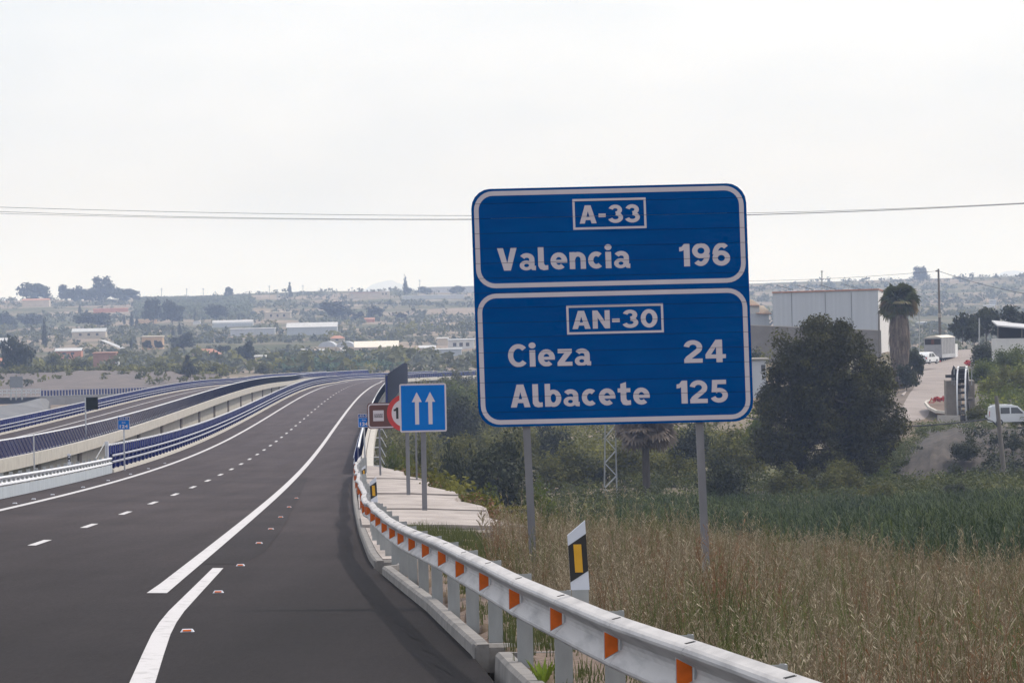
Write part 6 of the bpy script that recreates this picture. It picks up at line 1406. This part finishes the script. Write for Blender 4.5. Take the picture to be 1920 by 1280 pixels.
cl_ = P(1739, 682, 632); prof = [(0, .3), (0, .85), (.12, 1.15), (.55, 1.52), (1.3, 1.62), (2.3, 1.58), (3.05, 1.08), (3.95, .95), (4.15, .7), (4.15, .3)]
ct, Wc = car('white_car', 'white car parked nose to the truck on the dusty lane', 'car', cl_, R(62), 4.15, 1.8, 1.62, prof, [[(.6, .98), (1.5, .98), (1.5, 1.48), (.85, 1.42)], [(1.6, .98), (2.85, .98), (2.3, 1.46), (1.6, 1.50)]], M_carw)
mb = MB(); mb.hexa([Wc(-.0, -.68, .95), Wc(-.0, .68, .95), Wc(.06, .68, .95), Wc(.06, -.68, .95), Wc(.42, -.62, 1.42), Wc(.42, .62, 1.42), Wc(.5, .62, 1.42), Wc(.5, -.62, 1.42)]); mb.build('rear_window', M_glass, ct)
for y in (-.72, .72): mb = MB(); mb.box(Wc(-.005, y, .82), (.06, .2, .2), ax=(math.cos(R(62)), math.sin(R(62)), 0)); mb.build('tail_light', M_red, ct)
mb = MB(); mb.box(Wc(-.01, 0, .45), (.05, 1.3, .22), ax=(math.cos(R(62)), math.sin(R(62)), 0)); mb.build('bumper', M_black, ct)
# truck seen from behind
d = 655; tl = P(1750, 686, d); yaw = R(90 - 16); t = thing('truck', 'grey curtain sided truck with cream roof seen from behind on the lane', 'truck', tl)
f = Vector((math.cos(yaw), math.sin(yaw), 0)); s = Vector((math.sin(yaw), -math.cos(yaw), 0)); u = Vector((0, 0, 1))
def Wt(x, y, z): return tl + f*x + s*y + u*z
L_, W_, zb, zt = 10.5, 2.55, 1.15, 4.0
def tbox(x0, x1, y0, y1, z0, z1, nm, m_, par=None):
    mb = MB(); mb.hexa([Wt(x0, y0, z0), Wt(x0, y1, z0), Wt(x1, y1, z0), Wt(x1, y0, z0), Wt(x0, y0, z1), Wt(x0, y1, z1), Wt(x1, y1, z1), Wt(x1, y0, z1)]); return mb.build(nm, m_, par or t)
tbox(0, L_, -W_/2, W_/2, zb, zt, 'cargo_body', M_tarp)
mb = MB(); n = 8
mb.sweep([[Wt(x, -W_/2 - .04 + (W_ + .08)*i/n, zt + .02 + .32*math.sin(math.pi*i/n)) for i in range(n+1)] for x in (-.1, L_ + .05)], caps=True); mb.build('roof', M_tarpw, t)
tbox(-.03, .0, -1.15, 1.15, 3.05, 3.85, 'rear_opening', M_dark); tbox(-.045, -.031, -.25, .2, 3.1, 3.8, 'rear_strut', M_brown)
tbox(-.06, 0, -1.2, 1.2, 1.2, 3.0, 'tailgate', M_tarp)
tbox(0, L_ + 2, -.5, .5, .75, 1.14, 'chassis', M_dark)
tbox(L_ + .35, L_ + 2.4, -1.2, 1.2, .6, 3.0, 'cab', M_carw)
for i in range(1, 9): x = L_*i/9; tbox(x - .03, x + .03, W_/2, W_/2 + .02, zb, zt, 'curtain_strap', M_sback)
tbox(.0, L_, W_/2, W_/2 + .03, zb - .02, zb + .5, 'side_board', M_roofg)
for x in (1.2, 2.5, 3.8, L_ + 1.2):
    for y in (-1.0, 1.0): wheel(Wt(x, y, .52), .52, .34, t, s)
tbox(-.08, -.02, -1.2, 1.2, .55, .8, 'bumper', M_black)
for y in (-1.0, 1.0): tbox(-.1, -.081, y - .15, y + .15, .6, .76, 'tail_light', M_red)
# pale rubbish on the bank
t = thing('rubble_heap', 'scatter of pale rubble on top of the earth bank', 'rubble', P(1820, 810, 426))
for i in range(9): mb = MB(); mb.box(P(1800 + 4.6*i, 809 + 2*math.sin(i*2), 425.5 + .3*(i % 3)), (.35 + .2*(i % 2), .3, .2), ax=Vector((1, .2*(i % 3), .1)).normalized(), az=(-.1, .05, 1)); mb.build('block', M_concw if i % 3 else M_concd, t)

# ================================================================ DRY WEEDS IN FRONT
def weeds(name, n, region, hrange, leafm, seed, stems=7, twigs=5, w=.0035, kind='stuff'):
    r = np.random.default_rng(seed)
    Y = region[0] + (region[1] - region[0])*r.random(n)**1.0; off0 = np.interp(Y, *region[2]); off1 = np.interp(Y, *region[3]); off = off0 + (off1 - off0)*r.random(n)
    xc, zc, ec, th = deck_at(Y); X = xc + off*np.cos(th)
    f = _wav(X, Y, .8, seed) + .3*r.normal(size=n); k = f > region[4]; X, Y, f = X[k], Y[k], f[k]; n = len(X)
    Z = terrain(X, Y); h = (hrange[0] + (hrange[1]-hrange[0])*np.clip(.5 + .33*f + .22*r.normal(size=n) + .42*_wav(X, Y, .33, seed + 2.), -.1, 1.7))
    N = n*stems; B = np.repeat(np.stack([X, Y, Z], 1), stems, 0) + r.normal(size=(N, 3))*np.array([.05, .05, 0]); H = np.repeat(h, stems)*(.55 + .5*r.random(N))
    a = r.random(N)*2*np.pi; lean = .05 + .30*r.random(N); out = np.stack([np.cos(a), np.sin(a), np.zeros(N)], 1)
    m1 = B + out*(H*lean*.35)[:, None] + np.array([0, 0, 1.])*(H*.55)[:, None]; tip = B + out*(H*lean)[:, None] + np.array([0, 0, 1.])*H[:, None]
    ww = w*(.8 + .6*r.random((N, 1))); sx = np.array([1., 0, 0])
    quads = [np.stack([B - sx*ww, B + sx*ww, m1 + sx*ww*.8, m1 - sx*ww*.8], 1), np.stack([m1 - sx*ww*.8, m1 + sx*ww*.8, tip + sx*ww*.3, tip - sx*ww*.3], 1)]
    tn = np.repeat(r.random(n)*.5, stems) + .25*r.random(N); tints = [tn, tn]
    for j in range(twigs):
        f_ = .3 + .65*r.random((N, 1)); o = np.where(f_ < .55, B + (m1 - B)*(f_/.55), m1 + (tip - m1)*((f_ - .55)/.45)); b = r.random(N)*2*np.pi
        dv = np.stack([np.cos(b)*.7, np.sin(b)*.7, .35 + .7*r.random(N)], 1)*(H*(.018 + .04*r.random(N)))[:, None]; e = o + dv
        q = r.normal(size=(N, 3)); q /= np.linalg.norm(q, axis=1, keepdims=True); q = q*(.0035 + .0042*r.random((N, 1)))
        quads.append(np.stack([o - sx*ww*.5, e - q, e + q*.4 + dv*.25, o + sx*ww*.5], 1)); tints.append(tn + .55*r.random(N))
    V = np.concatenate(quads, 0).reshape(-1, 3); T_ = np.repeat(np.concatenate(tints), 4)
    link(name, quads_mesh(name, V, leafm, T_), None, (0, 0, 0), kind=kind)
ro = ([15, 36, 60, 76, 86], [8.0, 7.95, 7.7, 8.4, 9.9]); rr_ = ([15, 60, 70, 80, 90, 100], [21, 20, 17.0, 13.8, 11, 9.6])
weeds('dry_weeds', 12000, (17, 87, ro, rr_, -.7), (.26, .82), L_straw, 31, 8, 12, .0018)
weeds('rusty_weeds', 3200, (20, 86, ro, rr_, .1), (.3, .85), L_rust, 34, 7, 10, .0018)
weeds('green_weeds', 7000, (20, 86, ro, rr_, -.1), (.22, .80), L_wgreen, 37, 7, 9, .0026)
weeds('tall_weeds', 900, (34, 87, ro, rr_, -.1), (.75, 1.25), L_straw, 47, 3, 26, .0028)
weeds('short_grass', 3500, (17, 97, ([15, 97], [7.3, 7.0]), ([15, 97], [9.0, 8.6]), -.4), (.06, .22), L_wgreen, 41, 6, 2, .003)
# taller single plants that stand out against the dark reeds
for i, (px, yb, yt, d, lab) in enumerate([(1666, 1110, 1000, 62, 'tall pale branched thistle standing highest before the dark reeds'), (1733, 1120, 1030, 60, 'forked tall weed right of the tallest thistle'), (1515, 1060, 1000, 66, 'slender tall weed left of the tallest thistle'), (930, 1040, 965, 84, 'twiggy dry plant at the near corner of the apron'), (905, 1010, 955, 88, 'thin dry plant leaning over the apron corner')]):
    t = thing('tall_weed', lab, 'weed', P(px, yb, d)); b = P(px, yb, d) - Vector((0, 0, .5)); tp = P(px - 2, yt, d); mb = MB(); mb.tube(b, tp, .009, .003, 5, False); H = (tp - b).length
    for j in range(16):
        f = .35 + .6*j/16; o = b.lerp(tp, f); a = j*2.4; L_ = H*.32*(1.1 - f); e = o + Vector((math.cos(a)*L_*.8, math.sin(a)*L_*.8, L_*.9)); mb.tube(o, e, .005, .003, 4, False)
        for k2 in range(5): g = o.lerp(e, .4 + .13*k2); mb.box(g + Vector((.008*math.sin(k2*3), 0, .012)), (.018, .018, .022))
    o_ = mb.build('stem', L_straw, t); at_ = o_.data.attributes.new('tint', 'FLOAT', 'POINT'); at_.data.foreach_set('value', np.full(len(o_.data.vertices), .75, np.float32))
# bright green sprig by the nearest kerb
t = thing('green_sprig', 'bright yellow green weed sprouting at the drain gap in the kerb', 'weed', P(1018, 1283, 34)); b = P(1018, 1290, 34); V = []
for j in range(34):
    a = rng.random()*6.28; L_ = .10 + .14*rng.random(); e = b + Vector((math.cos(a)*L_*.6, math.sin(a)*L_*.4, L_)); sd2 = Vector((-math.sin(a), math.cos(a), 0))*.012; mdp = b.lerp(e, .6) + Vector((0, 0, .02)); V += [b, mdp - sd2, e, mdp + sd2]
link('leaves', quads_mesh('leaves', np.array([v[:] for v in V]) - np.array(ORG[t.name][:]), leafmat('lime_leaves', (.12, .18, .02), (.22, .30, .04), None, 2), np.full(len(V), .5)), t)
